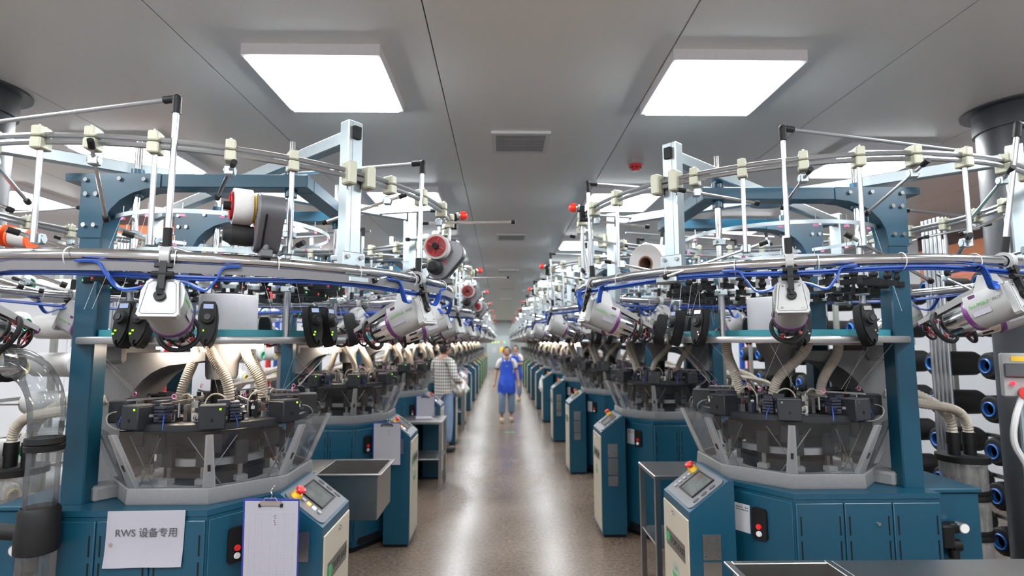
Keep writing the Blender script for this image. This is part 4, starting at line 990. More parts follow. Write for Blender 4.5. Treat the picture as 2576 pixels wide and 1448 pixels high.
# ------------------------------------------------------------------ steel sinks and tables between the machines
def steel_sink(name, x0, x1, y0, y1, z, xt, label, sgn):
    """sink x0..x1 hanging at the aisle end of a table that runs outwards to xt"""
    t = thing(name, ((x0 + x1) / 2, (y0 + y1) / 2, 0), 0, label, 'sink'); a, b = abs(x1 - x0) / 2, (y1 - y0) / 2
    rim = MB(STEEL)
    for s in (-1, 1): rim.box(s * (a - 0.03), s * a, -b, b, z - 0.012, z, 0.003); rim.box(-a + 0.03, a - 0.03, s * (b - 0.03), s * b, z - 0.012, z, 0.003)
    rim.obj('rim', t); w_ = 0.004; bs = MB(STEEL); d = 0.30
    for s in (-1, 1): bs.box(s * (a - 0.03), s * (a - 0.03 + w_), -b + 0.03, b - 0.03, z - d, z - 0.010); bs.box(-a + 0.03, a - 0.03, s * (b - 0.03), s * (b - 0.03 + w_), z - d, z - 0.010)
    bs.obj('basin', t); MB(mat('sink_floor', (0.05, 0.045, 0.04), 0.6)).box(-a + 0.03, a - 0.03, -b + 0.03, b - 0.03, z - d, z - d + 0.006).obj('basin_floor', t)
    lx = xt - t.location.x; sx = -sgn * a
    MB(STEEL).box(sx, lx, -b, b, z - 0.014, z - 0.002, 0.003).obj('table_top', t)
    for yy in (-b + 0.03, b - 0.03):
        for xx in (sx - sgn * 0.03, lx + sgn * 0.04): MB(STEEL).cyl((xx, yy, 0.0), (xx, yy, z - 0.012), 0.019, n=12).obj('leg', t)
    return t
def steel_table(x0, x1, y0, y1, z, label):
    t = thing('steel_table', ((x0 + x1) / 2, (y0 + y1) / 2, 0), 0, label, 'table'); a, b = abs(x1 - x0) / 2, (y1 - y0) / 2
    MB(STEEL).box(-a, a, -b, b, z - 0.03, z, 0.004).obj('table_top', t); MB(STEEL).box(-a + 0.01, a - 0.01, -b + 0.01, b - 0.01, 0.36, 0.375, 0.003).obj('shelf', t)
    for i in (-1, 1):
        for j in (-1, 1):
            MB(STEEL).box(i * (a - 0.005), i * (a - 0.04), j * (b - 0.005), j * (b - 0.04), 0.0, z - 0.03).obj('leg', t)
    return t
steel_sink('steel_sink', -1.26, -0.80, 3.80, 4.30, 0.85, -2.1, 'open stainless steel sink bin between the first and second left machines', 1)
steel_sink('steel_sink', 0.90, 1.34, 1.84, 2.34, 0.835, 2.5, 'dark stainless steel sink in front of the nearest right machine', -1)
steel_table(-1.75, -0.69, 6.60, 7.16, 0.80, 'stainless steel table with lower shelf behind the second left machine')
steel_table(-1.75, -0.75, 11.0, 11.5, 0.80, 'stainless steel table behind the fourth left machine')
steel_table(1.02, 2.0, 3.80, 4.25, 0.83, 'stainless steel table behind the nearest right console')
for k in (2, 4): steel_table(1.02, 2.0, YR + PR * k + 0.75, YR + PR * k + 1.2, 0.80, 'stainless steel table behind the %s right machine' % ORD[k])
t = thing('paper_sheet', (-0.96, 7.0, 0.801), R(12), 'loose white paper sheet lying on the steel table', 'paper'); MB(PAPER).box(-0.1, 0.1, -0.14, 0.14, 0, 0.003).obj('sheet', t)
CLOTH = mat('white_cloth', (0.68, 0.67, 0.64), 0.85, scale=30, var=0.08, bump=0.3)
def cloth_heap(name, loc, sx, sy, sz, label, seed=1, rz=0):
    rn = random.Random(seed); b = MB(CLOTH); n_, m_ = 36, 14; vs = []
    for j in range(m_ + 1):
        ph = PI * j / m_
        for i in range(n_):
            th = 2 * PI * i / n_; r = math.sin(ph) ** 0.8 * (1 + 0.14 * math.sin(5 * th + 3 * ph + seed) + 0.10 * math.sin(9 * th - 4 * ph) + 0.06 * rn.uniform(-1, 1))
            vs.append((sx * r * math.cos(th), sy * r * math.sin(th), sz * ((1 - j / m_) ** 1.3 * (1 + 0.08 * math.sin(4 * th + seed)) + 0.04 * rn.uniform(-1, 1) * (0 < j < m_))))
    fs = [(j * n_ + i, j * n_ + (i + 1) % n_, (j + 1) * n_ + (i + 1) % n_, (j + 1) * n_ + i) for j in range(m_) for i in range(n_)]
    b.add(vs, fs); o = b.obj(name, sharp=60); o.location = loc; o.rotation_euler = (0, 0, rz); return tag(o, label, 'fabric')
cloth_heap('folded_fabric', (-0.86, 12.12, 0.925), 0.10, 0.13, 0.16, 'small white fabric bundle on the fifth left console', 3)
cloth_heap('white_fabric', (0.895, 12.38, 0.62), 0.07, 0.12, 0.36, 'white fabric hanging on the fifth right console', 5)

# ------------------------------------------------------------------ waste collectors and hoses beside the machines
def collector(side, k, lod):
    mir = side == 'R'; root = thing('waste_collector'); A = Asm(root, lod, mir)
    def X(x): return x
    for (cx, cy, r, zt, nm) in ((-1.18, 0.24, 0.125, 1.055, 'front'), (-0.85, 0.56, 0.14, 1.07, 'rear')):
        c = lambda z: (cx, cy, z)
        A.part('milky_cylinder', MB(MILKY).cyl(c(0.05), c(zt - 0.03), r * 0.92, n=28), 0, bucket='cylinders')
        A.part('foot', MB(BLACK).cyl(c(0), c(0.06), r * 0.95, n=24), 0, bucket='cylinders')
        ld = A.part('lid', MB(BLACK).cyl(c(zt - 0.035), c(zt), r * 1.06, n=28), 0, bucket='cylinders')
        for z in (0.84, 0.62, 0.34): A.part('clamp_band', MB(BLACK).lathe([(r * 0.90, z - 0.03), (r * 0.98, z - 0.028), (r * 1.0, z - 0.014), (r * 0.95, z), (r * 1.0, z + 0.014), (r * 0.98, z + 0.028), (r * 0.90, z + 0.03)], 24, (cx, cy, 0)), 0, bucket='cylinders')
        for dx in (-0.05, 0.045):
            p = Vector((cx + dx, cy, zt)); A.part('hose_socket', MB(BLACK).cyl(p, p + Vector((0, 0, 0.07)), 0.032, n=14).cyl(p + Vector((0, 0, 0.06)), p + Vector((0, 0, 0.13)), 0.036, 0.034, n=14), 0, ld if lod == 0 else None, 'cylinders')
            e = Vector((-0.48, -0.02 + dx * 2 + (0.1 if nm == 'rear' else 0), 1.50 + dx)); s_ = p + Vector((0, 0, 0.12))
            pth = bez(s_, s_ + Vector((0, 0, 0.22)), e + Vector((-0.30, 0.05, -0.12)), e, 60 if lod == 0 else 14)
            A.part('corrugated_hose', MB(HOSE).tube(pth, 0.026, 10 if lod == 0 else 6, radii=[0.028 if (i % 2) else 0.0235 for i in range(len(pth))] if lod == 0 else None), 0, bucket='hoses')
    return A.done()
for side in 'LR':
    pr_ = {}
    for k in range(5):
        lod = 0 if k == 0 else 1
        if lod not in pr_: o = pr_[lod] = collector(side, k, lod)
        else: o = copy_tree(pr_[lod])
        o.location = mloc(side, k)
        tag(o, 'pair of milky waste cylinders with black lids beside the %s %s-row machine' % (ORD[k], 'left' if side == 'L' else 'right'), 'waste collector', 'waste collectors')
t = thing('clear_pipe', (-1.835, 2.32, 0), 0, 'clear plastic suction pipe with black clamps beside the nearest left machine', 'pipe')
def clamp(z0, z1, r, c=(0, 0, 0), ax=(0, 0, 1)):
    m = (z0 + z1) / 2; return MB(BLACK).lathe([(r, z0), (r + 0.010, z0 + 0.002), (r + 0.012, m - 0.004), (r + 0.006, m), (r + 0.012, m + 0.004), (r + 0.010, z1 - 0.002), (r, z1), (r - 0.004, z1), (r - 0.004, z0), (r, z0)], 28, c, ax)
MB(CLEARP).lathe([(0.056, 1.06), (0.056, 1.40)], 32).obj('upper_tube', t); MB(CLEARP).lathe([(0.066, 0.06), (0.066, 0.95)], 32).obj('lower_tube', t)
clamp(1.29, 1.345, 0.056).obj('clamp', t); MB(BLACK).lathe([(0.066, 0.90), (0.074, 0.905), (0.075, 0.98), (0.070, 1.0), (0.070, 1.06), (0.060, 1.075), (0.057, 1.06)], 28).obj('joint_sleeve', t)
MB(BLACK).cyl((0, 0, 0), (0, 0, 0.06), 0.09, n=24).obj('floor_socket', t)
el = [Vector((-0.16 + 0.16 * math.cos(R(a)), 0, 1.42 + 0.22 * math.sin(R(a)))) for a in range(0, 91, 9)]
MB(CLEARP).tube([(0, 0, 1.36)] + el + [(-0.28, 0, 1.642)], 0.062, 24, cap=False, radii=[0.058] + [0.062] * (len(el) + 1)).obj('elbow_tube', t)
for i in range(3): clamp(-0.17 - 0.03 * i - 0.012, -0.17 - 0.03 * i + 0.012, 0.066, (0, 0, 1.64), (1, 0, 0)).obj('clamp_ring', t)
MB(RUBBER).tube(smooth([(-0.26, 0.1, 0.95), (-0.12, 0.12, 0.92), (-0.03, 0.14, 0.80), (0.0, 0.16, 0.55), (0.0, 0.16, 0.02)], 6), 0.032, 12).obj('black_hose', t)

# ------------------------------------------------------------------ cone racks along the outer sides
RACKM = mat('rack_paint', (0.22, 0.23, 0.21), 0.5)
def cone(name, ym, coremat, black):
    t = thing(name)                                          # axis along local +x, core opening at x = 0
    MB(ym).lathe([(0.030, 0.006), (0.072, 0.010), (0.084, 0.022), (0.088, 0.05), (0.084, 0.30), (0.070, 0.325), (0.03, 0.33)], 20, axis=(1, 0, 0)).obj('yarn_winding', t)
    MB(coremat).lathe([(0.038, 0.03), (0.038, -0.002), (0.043, -0.005), (0.047, 0.0), (0.046, 0.012)], 20, axis=(1, 0, 0)).obj('core_rim', t)
    MB(BLACK).lathe([(0.038, 0.03), (0.034, 0.28), (0.0, 0.28)], 18, axis=(1, 0, 0)).obj('core_tube', t)
    return t
def rack(side, ncol, y0, x, zs, dy):
    sgn = 1 if side == 'R' else -1
    t = thing('cone_rack', (x, y0, 0), 0, 'tall %s yarn cone rack beyond the %s machine row' % ('grey', 'right' if side == 'R' else 'left'), 'rack')
    for i in range(0, ncol + 1, 2):
        yy = (i - 0.5) * dy
        for dx in (0.03, 0.36): MB(RACKM).box(sgn * dx - 0.018, sgn * dx + 0.018, yy - 0.018, yy + 0.018, 0, 2.5).obj('upright', t)
    for z in zs:
        MB(RACKM).box(sgn * 0.36 - 0.012, sgn * 0.36 + 0.012, -0.5 * dy, (ncol - 0.5) * dy, z - 0.012, z + 0.012).obj('rail', t)
        for i in range(ncol): MB(CHROME).cyl((sgn * 0.36, i * dy, z), (sgn * 0.02, i * dy, z), 0.006, n=6).obj('peg', t)
    for i in range(2):
        for j in range(5): MB(ALU).cyl((-sgn * 0.12, 0.12 + i * dy * 3 + j * 0.035, 0.85), (-sgn * 0.12, 0.12 + i * dy * 3 + j * 0.035, 2.55), 0.011, n=10).obj('yarn_tube', t)
    return t
ZS = (0.53, 0.80, 1.07, 1.33, 1.60, 1.87, 2.13)
rack('R', 9, 3.5, 3.05, ZS, 0.45); rack('L', 12, 2.75, -3.05, ZS, 0.45)
cb_ = cone('black_yarn_cone', YARNB, CORE, True); ff = True
HN = ('bottom', 'second-lowest', 'third-lowest', 'middle', 'third-highest', 'second-highest', 'top')
for i in range(9):
    for j, z in enumerate(ZS):
        if i > 5 and j < 3: continue
        o = cb_ if ff else copy_tree(cb_); ff = False
        o.location = (3.06, 3.5 + 0.45 * i, z - 0.036); o.rotation_euler = (0, 0, R(random.uniform(-4, 4)))
        tag(o, 'black yarn cone with blue core, %s row, %s column of the right rack' % (HN[j], ORD[i]), 'yarn cone', 'black yarn cones on the right rack')
cores = [mat('green_core', (0.05, 0.45, 0.25), 0.4), mat('yellow_core', (0.7, 0.55, 0.05), 0.4), mat('purple_core', (0.35, 0.12, 0.45), 0.4), BLACK]
cnm = ('green', 'yellow', 'purple', 'black'); cw = [cone('white_yarn_cone', YARNW, c, False) for c in cores]; uu = set(); rn = random.Random(9)
for i in range(12):
    for j, z in enumerate(ZS):
        if rn.random() < 0.12: continue
        ci = rn.randrange(4); o = cw[ci] if ci not in uu else copy_tree(cw[ci]); uu.add(ci)
        o.location = (-3.06, 2.75 + 0.45 * i, z - 0.036); o.rotation_euler = (0, 0, PI + R(rn.uniform(-5, 5)))
        tag(o, 'white yarn cone with %s core, %s row, %s column of the left rack' % (cnm[ci], HN[j], ORD[i]), 'yarn cone', 'white yarn cones on the left rack')
# cones and spools on creel spindles
def roll(name, r, ln, rh, ym, coremat, loc, d, label, cat='yarn cone'):
    t = thing(name, loc, 0, label, cat); q_ = Vector(d).normalized()
    MB(ym).lathe([(rh, 0.0), (r - 0.004, 0.0), (r, 0.006), (r, ln - 0.006), (r - 0.004, ln), (rh, ln)], 36, axis=q_).obj('yarn_winding', t)
    MB(coremat).lathe([(rh - 0.006, -0.004), (rh + 0.003, -0.004), (rh + 0.001, ln + 0.004), (rh - 0.006, ln + 0.004), (rh - 0.006, -0.004)], 28, axis=q_).obj('core_tube', t); return t
roll('yarn_roll', 0.115, 0.20, 0.042, YARNW, BROWN, (0.80, 3.05, 2.15), (0.75, 0.66, 0.06), 'large white yarn roll with brown core behind the right aluminium post')
roll('yarn_roll', 0.040, 0.12, 0.030, YARNW, mat('mauve_core', (0.35, 0.18, 0.45), 0.4), (-0.655, 2.56, 2.005), (0.86, 0.30, -0.20), 'white yarn roll with mauve core beside the left aluminium post')
for i in range(3):
    t = thing('orange_spool', (-1.93 + 0.082 * i, 1.985 + 0.012 * i, 2.125 - 0.012 * i), 0, 'white yarn spool with orange flanges, %s on the left creel spindle' % ('leftmost', 'middle', 'rightmost')[i], 'spool', 'orange-flanged spools')
    d = Vector((1, 0.15, -0.14)).normalized()
    MB(YARNW).cyl(d * 0.004, d * 0.066, 0.034, n=28).obj('yarn_winding', t)
    for p in (0.0, 0.063): MB(ORANGE).cyl(d * p, d * (p + 0.007), 0.039, n=28).obj('flange', t)

# ------------------------------------------------------------------ boards, floor patch, far switch cabinet
t = thing('hanging_sign', (-3.22, 5.0, 2.64), R(12), 'brown-orange hanging board with dark characters behind the nearest left gantry', 'sign')
SIGNM = mat('orange_board', (0.42, 0.13, 0.05), 0.6)
MB(SIGNM).box(-0.25, 0.25, 0, 0.02, -0.22, 0.22, 0.003).obj('board', t); MB(mat('dark_board_edge', (0.05, 0.02, 0.015), 0.6)).box(-0.25, 0.25, -0.004, 0.0, 0.13, 0.22).obj('header_band', t)
for x in (-0.2, 0.2): MB(GALV).cyl((x, 0.01, 0.2), (x, 0.01, CEIL - 2.64), 0.004, n=6).obj('hanger', t)
text('sign_writing', '质量', 0.16, INK, frame((-0.0, -0.001, -0.02), (1, 0, 0), (0, 0, 1)), t)
t = thing('wall_poster', (X1 - 0.002, 6.4, 2.72), 0, 'orange poster with red character high on the white wall', 'poster')
MB(mat('poster_orange', (0.62, 0.22, 0.09), 0.6)).box(-0.012, 0, -0.55, 0.55, -0.38, 0.30).obj('sheet', t); MB(MATS['dark_board_edge']).box(-0.014, -0.011, -0.55, 0.55, 0.14, 0.30).obj('header_band', t)
text('poster_writing', '天', 0.22, RED, frame((-0.0135, -0.1, -0.05), (0, -1, 0), (0, 0, 1)), t)
for z in (-0.22, -0.29): MB(RED).box(-0.0135, -0.011, -0.4, 0.35, z - 0.012, z + 0.012).obj('red_line', t)
t = thing('switch_cabinet', (-0.2, Y1 - 0.26, 0), 0, 'grey floor-standing switch cabinet with a row of indicator lamps at the aisle end', 'cabinet')
CABG = mat('cabinet_grey', (0.22, 0.25, 0.25), 0.45)
MB(CABG).box(-0.75, 0.75, -0.25, 0.25, 0.0, 2.1, 0.01).obj('body', t)
for s in (-1, 1): MB(CABG).box(0.01 * s, 0.73 * s, -0.265, -0.249, 0.1, 2.05, 0.005).obj('cabinet_door', t)
for i, m in enumerate((LGREEN, LORANGE, LGREEN, LRED, LGREEN)): MB(m).cyl((-0.38 + 0.19 * i, -0.262, 1.72), (-0.38 + 0.19 * i, -0.285, 1.72), 0.045, n=14).obj('indicator_lamp', t)
MB(PAPER).box(-0.40, -0.12, -0.27, -0.262, 1.05, 1.4).obj('document', t); MB(YELLOW).box(0.10, 0.40, -0.27, -0.262, 1.05, 1.4).obj('warning_sign', t)
MB(RED).box(0.14, 0.36, -0.273, -0.269, 1.07, 1.13).obj('warning_text_band', t)
o = MB(mat('green_patch', (0.03, 0.32, 0.12), 0.5)).prism([(-0.12, 0.0), (-0.02, -0.05), (0.0, -0.02), (0.12, -0.03), (0.10, 0.04), (0.0, 0.03), (-0.02, 0.06)], 0.0005, 0.002).obj('floor_patch'); o.location = (0.15, 10.9, 0)  # thin flat green patch lying on the floor
tag(o, 'small green patch on the aisle floor before the walking woman', 'floor marking')
t = thing('control_box', (2.60, 2.78, 1.32), R(-35), 'grey switch box with red lamp on a thin stand beside the right column', 'control box')
MB(GALV).cyl((0, 0.03, -1.32), (0, 0.03, 0.30), 0.014, n=10).obj('stand_pole', t); MB(BLACK).cyl((0, 0.03, -1.32), (0, 0.03, -1.30), 0.10, n=20).obj('stand_foot', t)
MB(mat('box_grey', (0.30, 0.30, 0.30), 0.5)).box(-0.07, 0.07, -0.03, 0.03, 0.12, 0.34, 0.008).obj('housing', t); MB(YELLOW).box(-0.03, 0.05, -0.033, -0.029, 0.30, 0.325).obj('label', t)
MB(mat('smoked_cover', (0.07, 0.07, 0.075), 0.15)).box(-0.06, 0.06, -0.045, -0.03, 0.22, 0.29, 0.006).obj('cover', t)
MB(LRED).cyl((-0.03, -0.031, 0.19), (-0.03, -0.04, 0.19), 0.010, n=12).obj('lamp', t); MB(RED).cyl((0.015, -0.03, 0.145), (0.015, -0.075, 0.145), 0.03, n=18).obj('plug', t)
MB(mat('white_cable', (0.5, 0.5, 0.5), 0.5)).tube(smooth([(0.0, -0.05, 0.13), (-0.04, -0.09, 0.02), (-0.05, -0.09, -0.10), (0.0, -0.06, -0.25), (0.03, -0.03, -0.6), (0.03, -0.0, -1.27)], 6), 0.014, 8).obj('cable', t)

t = thing('tool_cabinet', (-2.55, 4.65, 0), R(8), 'narrow red-framed white cabinet behind the nearest left machine arm', 'cabinet')
MB(WALLM).box(-0.17, 0.17, -0.005, 0.25, 0.02, 1.74, 0.006).obj('body', t)
for s_ in (-1, 1): MB(RED).box(s_ * 0.17, s_ * 0.20, -0.02, 0.26, 0.0, 1.76).obj('frame_side', t)
for z in (0.6, 1.1, 1.62): MB(ALU).box(-0.17, 0.17, -0.014, -0.004, z, z + 0.02).obj('rail', t)
for x, m, nm in ((-3.55, RED, 'red'), (-3.43, BLUEC, 'blue')):
    t = thing(nm + '_pipe', (x, 8.6, 0), 0, 'vertical %s service pipe behind the left yarn rack' % nm, 'pipe'); MB(m).cyl((0, 0, 0), (0, 0, CEIL), 0.04, n=16).obj('pipe_run', t); MB(GALV).cyl((0, 0, 1.5), (0, 0, 1.56), 0.05, n=16).obj('pipe_joint', t)
for x, m, nm in ((3.75, RED, 'red'), (3.63, BLUEC, 'blue')):
    t = thing(nm + '_pipe', (x, 8.4, 0), 0, 'vertical %s service pipe behind the right yarn rack' % nm, 'pipe'); MB(m).cyl((0, 0, 0), (0, 0, CEIL), 0.04, n=16).obj('pipe_run', t); MB(GALV).cyl((0, 0, 1.5), (0, 0, 1.56), 0.05, n=16).obj('pipe_joint', t)

# ------------------------------------------------------------------ people
SKIN = mat('skin', (0.46, 0.26, 0.18), 0.5, scale=20, var=0.05); HAIR = mat('black_hair', (0.012, 0.010, 0.009), 0.5)
def skin_mesh(nodes, edges, root=0, sub=2):
    me = bpy.data.meshes.new('figure'); me.from_pydata([n[0] for n in nodes], edges, []); o = bpy.data.objects.new('figure', me); col.objects.link(o)
    md = o.modifiers.new('Skin', 'SKIN'); md.use_smooth_shade = True
    for i, n in enumerate(nodes):
        r = n[1]; me.skin_vertices[0].data[i].radius = r if isinstance(r, tuple) else (r, r)
        me.skin_vertices[0].data[i].use_root = (i == root)
    sb = o.modifiers.new('Subdivision', 'SUBSURF'); sb.levels = sub; sb.render_levels = sub
    dg = bpy.context.evaluated_depsgraph_get(); ev = bpy.data.meshes.new_from_object(o.evaluated_get(dg))
    v = [tuple(x.co) for x in ev.vertices]; f = [tuple(p.vertices) for p in ev.polygons]
    bpy.data.objects.remove(o); bpy.data.meshes.remove(me); bpy.data.meshes.remove(ev); return v, f
def hand(mb, w, d, side, curl=0.25):
    """palm and five fingers from wrist w along direction d; side is the thumb's direction"""
    w, d, sd = Vector(w), Vector(d).normalized(), Vector(side).normalized(); sd = (sd - sd.dot(d) * d).normalized(); nn = d.cross(sd)
    mb.tube([w - d * 0.02, w + d * 0.02, w + d * 0.055, w + d * 0.085], 0.03, 10, radii=[0.021, 0.027, 0.034, 0.028])
    for i, (o_, L) in enumerate(((0.026, 0.066), (0.009, 0.076), (-0.009, 0.071), (-0.026, 0.056))):
        p = w + d * 0.075 + sd * o_; a = p + d * L * 0.4 + nn * curl * 0.02; b = a + (d * 0.7 + nn * curl * 1.2).normalized() * L * 0.33; c = b + (d * 0.4 + nn * curl * 1.8).normalized() * L * 0.28
        mb.tube([p, a, b, c], 0.009, 7, radii=[0.010, 0.0095, 0.009, 0.0065])
    p = w + d * 0.025 + sd * 0.024; mb.tube([p, p + (d * 0.5 + sd * 0.8).normalized() * 0.03, p + (d * 0.8 + sd * 0.7 + nn * 0.3).normalized() * 0.065], 0.01, 7, radii=[0.013, 0.011, 0.008])
def head(root, c, yaw, hair='bun', s=1.0, cap=None):
    """head at c (centre) facing -y before yaw; hair and face as children"""
    M = Matrix.Translation(c) @ Matrix.Rotation(yaw, 4, 'Z') @ Matrix.Scale(s, 4)
    b = MB(SKIN).at(M); n, m = 20, 14; vs = []
    for j in range(m + 1):
        ph = -PI / 2 + PI * j / m
        for i in range(n):
            th = 2 * PI * i / n; x = 0.074 * math.cos(ph) * math.cos(th); y = 0.095 * math.cos(ph) * math.sin(th); z = 0.112 * math.sin(ph)
            if z < -0.02 and y < 0: x *= 1 - 0.32 * min(1, (-z - 0.02) / 0.09); y *= 1 - 0.05
            if z < -0.03 and y > 0: y *= 0.72
            vs.append((x, y, z))
    fs = [(j * n + i, j * n + (i + 1) % n, (j + 1) * n + (i + 1) % n, (j + 1) * n + i) for j in range(m) for i in range(n)]
    b.add(vs, fs)
    b.tube([(0, -0.088, 0.012), (0, -0.102, -0.012), (0, -0.108, -0.026), (0, -0.092, -0.034)], 0.01, 8, radii=[0.007, 0.010, 0.014, 0.010])
    for sx in (-1, 1): b.ball((sx * 0.074, 0.008, -0.004), 0.018, 8, 6, (0.35, 0.8, 1.4))
    f_ = MB(mat('eye_dark', (0.02, 0.015, 0.012), 0.3)).at(M)
    for sx in (-1, 1): f_.ball((sx * 0.030, -0.083, 0.004), 0.011, 8, 6, (1.3, 0.6, 0.7)); f_.obox((sx * 0.030, -0.087, 0.026), (0.034, 0.006, 0.006), ry=sx * 0.12)
    mo = MB(mat('lips', (0.35, 0.10, 0.09), 0.45)).at(M).ball((0, -0.083, -0.058), 0.024, 10, 6, (1, 0.45, 0.32))
    h = MB(HAIR).at(M); vs = []
    for j in range(m + 1):
        ph = -PI / 2 + PI * j / m
        for i in range(n):
            th = 2 * PI * i / n; x = 0.083 * math.cos(ph) * math.cos(th); y = 0.006 + 0.103 * math.cos(ph) * math.sin(th); z = 0.008 + 0.120 * math.sin(ph)
            if y < 0.03 and z < 0.062 - 0.5 * max(0, y): z = 0.062 - 0.5 * max(0, y); x *= 0.93; y = y * 0.86
            if y >= 0.03 and z < -0.075: z = -0.075
            vs.append((x, y, z))
    h.add(vs, fs)
    for sx in (-1, 1): h.tube([(sx * 0.055, -0.065, 0.055), (sx * 0.078, -0.03, 0.02), (sx * 0.078, 0.02, -0.03)], 0.012, 6)
    if hair == 'bun': h.ball((0, 0.115, 0.02), 0.045, 12, 8)
    return b, f_, mo, h
def woman(root, arms, legs, aproncol, shirtcol, hands_dir, head_yaw=0.0):
    B = MB(SKIN)
    (eL, wL), (eR, wR) = arms; (kL, aL), (kR, aR) = legs
    nodes = [((0, 0, 0.90), (0.13, 0.10)), ((0, 0.005, 1.06), (0.098, 0.080)), ((0, 0, 1.20), (0.128, 0.096)), ((0, 0.01, 1.335), (0.075, 0.06)), ((0, 0.0, 1.43), (0.046, 0.05)),
             ((-0.155, 0.01, 1.315), (0.052, 0.052)), (eL, 0.036), (wL, 0.024), ((0.155, 0.01, 1.315), (0.052, 0.052)), (eR, 0.036), (wR, 0.024),
             ((-0.085, 0, 0.80), 0.085), (kL, 0.055), (aL, 0.036), ((0.085, 0, 0.80), 0.085), (kR, 0.055), (aR, 0.036)]
    ed = [(0, 1), (1, 2), (2, 3), (3, 4), (3, 5), (5, 6), (6, 7), (3, 8), (8, 9), (9, 10), (0, 11), (11, 12), (12, 13), (0, 14), (14, 15), (15, 16)]
    B.add(*skin_mesh(nodes, ed))
    for w_, e_, sd in ((wL, eL, hands_dir[0]), (wR, eR, hands_dir[1])): hand(B, w_, Vector(w_) - Vector(e_), sd)
    hb, fe, mo, hr = head(root, (0, -0.02, 1.515), head_yaw)
    B.merge(hb); B.obj('body', root, sharp=70); fe.obj('eyes_and_brows', root)['kind'] = 'stuff'; mo.obj('mouth', root); hr.obj('hair', root, sharp=70)
    sm = MB(shirtcol)
    def lerp(a, b, t): return tuple(a[i] + (b[i] - a[i]) * t for i in range(3))
    mL, mR = lerp((-0.155, 0.01, 1.315), eL, 0.72), lerp((0.155, 0.01, 1.315), eR, 0.72)
    sm.add(*skin_mesh([((0, 0, 0.93), (0.132, 0.104)), ((0, 0.005, 1.06), (0.108, 0.09)), ((0, 0, 1.20), (0.138, 0.108)), ((0, 0.01, 1.335), (0.088, 0.072)), ((0, 0.005, 1.385), (0.058, 0.06)),
                       ((-0.155, 0.01, 1.318), 0.064), (mL, 0.056), ((0.155, 0.01, 1.318), 0.064), (mR, 0.056)], [(0, 1), (1, 2), (2, 3), (3, 4), (3, 5), (5, 6), (3, 7), (7, 8)]))
    sm.obj('shirt', root, sharp=70)
    cu = MB(mat('navy_trim', (0.02, 0.025, 0.05), 0.7)); dl = (Vector(eL) - Vector((-0.155, 0.01, 1.315))).normalized(); dr = (Vector(eR) - Vector((0.155, 0.01, 1.315))).normalized()
    for p, d in ((mL, dl), (mR, dr)): cu.lathe([(0.048, -0.012), (0.057, -0.012), (0.057, 0.014), (0.048, 0.014)], 16, p, d)
    cu.bar((-0.03, -0.075, 1.385), (0, -0.105, 1.30), 0.02, 0.012).bar((0.03, -0.075, 1.385), (0, -0.105, 1.30), 0.02, 0.012).obj('collar_and_cuffs', root)['kind'] = 'stuff'
    jm = MB(mat('light_blue_jeans', (0.17, 0.24, 0.36), 0.8, scale=9, var=0.25))
    jm.add(*skin_mesh([((0, 0, 0.90), (0.145, 0.112)), ((-0.088, 0, 0.78), 0.100), (kL, 0.083), (lerp(kL, aL, 0.85), 0.083), ((0.088, 0, 0.78), 0.100), (kR, 0.083), (lerp(kR, aR, 0.85), 0.083)], [(0, 1), (1, 2), (2, 3), (0, 4), (4, 5), (5, 6)]))
    jm.obj('jeans', root, sharp=70)
    for a_, nm in ((aL, 'l'), (aR, 'r')):
        sh = MB(mat('beige_shoes', (0.45, 0.36, 0.26), 0.6)); a_ = Vector(a_); sh.tube([a_ + Vector((0, 0.05, -0.035)), a_ + Vector((0, 0.03, -0.03)), a_ + Vector((0, -0.06, -0.045)), a_ + Vector((0, -0.13, -0.052)), a_ + Vector((0, -0.165, -0.056))], 0.045, 10, radii=[0.03, 0.048, 0.045, 0.042, 0.022]); sh.obj('shoe', root, sharp=60)
    # apron: bib and skirt wrapped round the front
    ap = MB(aproncol)
    def shell(rows, a0, a1, na=18, off=0.004):
        vs = []
        for z, rx, ry, wf in rows:
            for i in range(na + 1):
                t_ = R(a0 + (a1 - a0) * i / na) * wf; vs.append((rx * math.sin(t_), -ry * math.cos(t_), z + 0.01 * math.sin(t_ * 5) * (z < 0.8)))
        m_ = len(rows); w_ = na + 1; fs = [(j * w_ + i, j * w_ + i + 1, (j + 1) * w_ + i + 1, (j + 1) * w_ + i) for j in range(m_ - 1) for i in range(na)]
        ap.add(vs, fs); ap.add([(x * 0.975, y * 0.975, z) for x, y, z in vs], [f[::-1] for f in fs])
    shell([(1.31, 0.158, 0.124, 0.34), (1.24, 0.160, 0.128, 0.46), (1.15, 0.150, 0.122, 0.72), (1.05, 0.140, 0.116, 1.0), (0.95, 0.158, 0.130, 1.05), (0.85, 0.188, 0.152, 1.05), (0.72, 0.200, 0.166, 1.0), (0.62, 0.190, 0.160, 0.98)], -105, 105)
    for sx in (-1, 1): ap.bar((sx * 0.085, -0.112, 1.29), (sx * 0.088, -0.03, 1.395), 0.028, 0.008).bar((sx * 0.088, -0.03, 1.395), (sx * 0.07, 0.075, 1.33), 0.028, 0.008).bar((sx * 0.07, 0.075, 1.33), (-sx * 0.1, 0.11, 1.05), 0.028, 0.008)
    ap.obj('apron', root, sharp=60)
    MB(PAPER).box(-0.025, 0.03, -0.142, -0.134, 1.19, 1.21).obj('apron_badge', root)
ROYAL = mat('royal_blue_cloth', (0.012, 0.07, 0.52), 0.7, scale=12, var=0.12); TEE = mat('white_tee', (0.66, 0.66, 0.66), 0.8)
t = thing('person', (0.11, 12.3, 0), R(0), 'woman in blue apron, white shirt and jeans walking down the aisle', 'person')
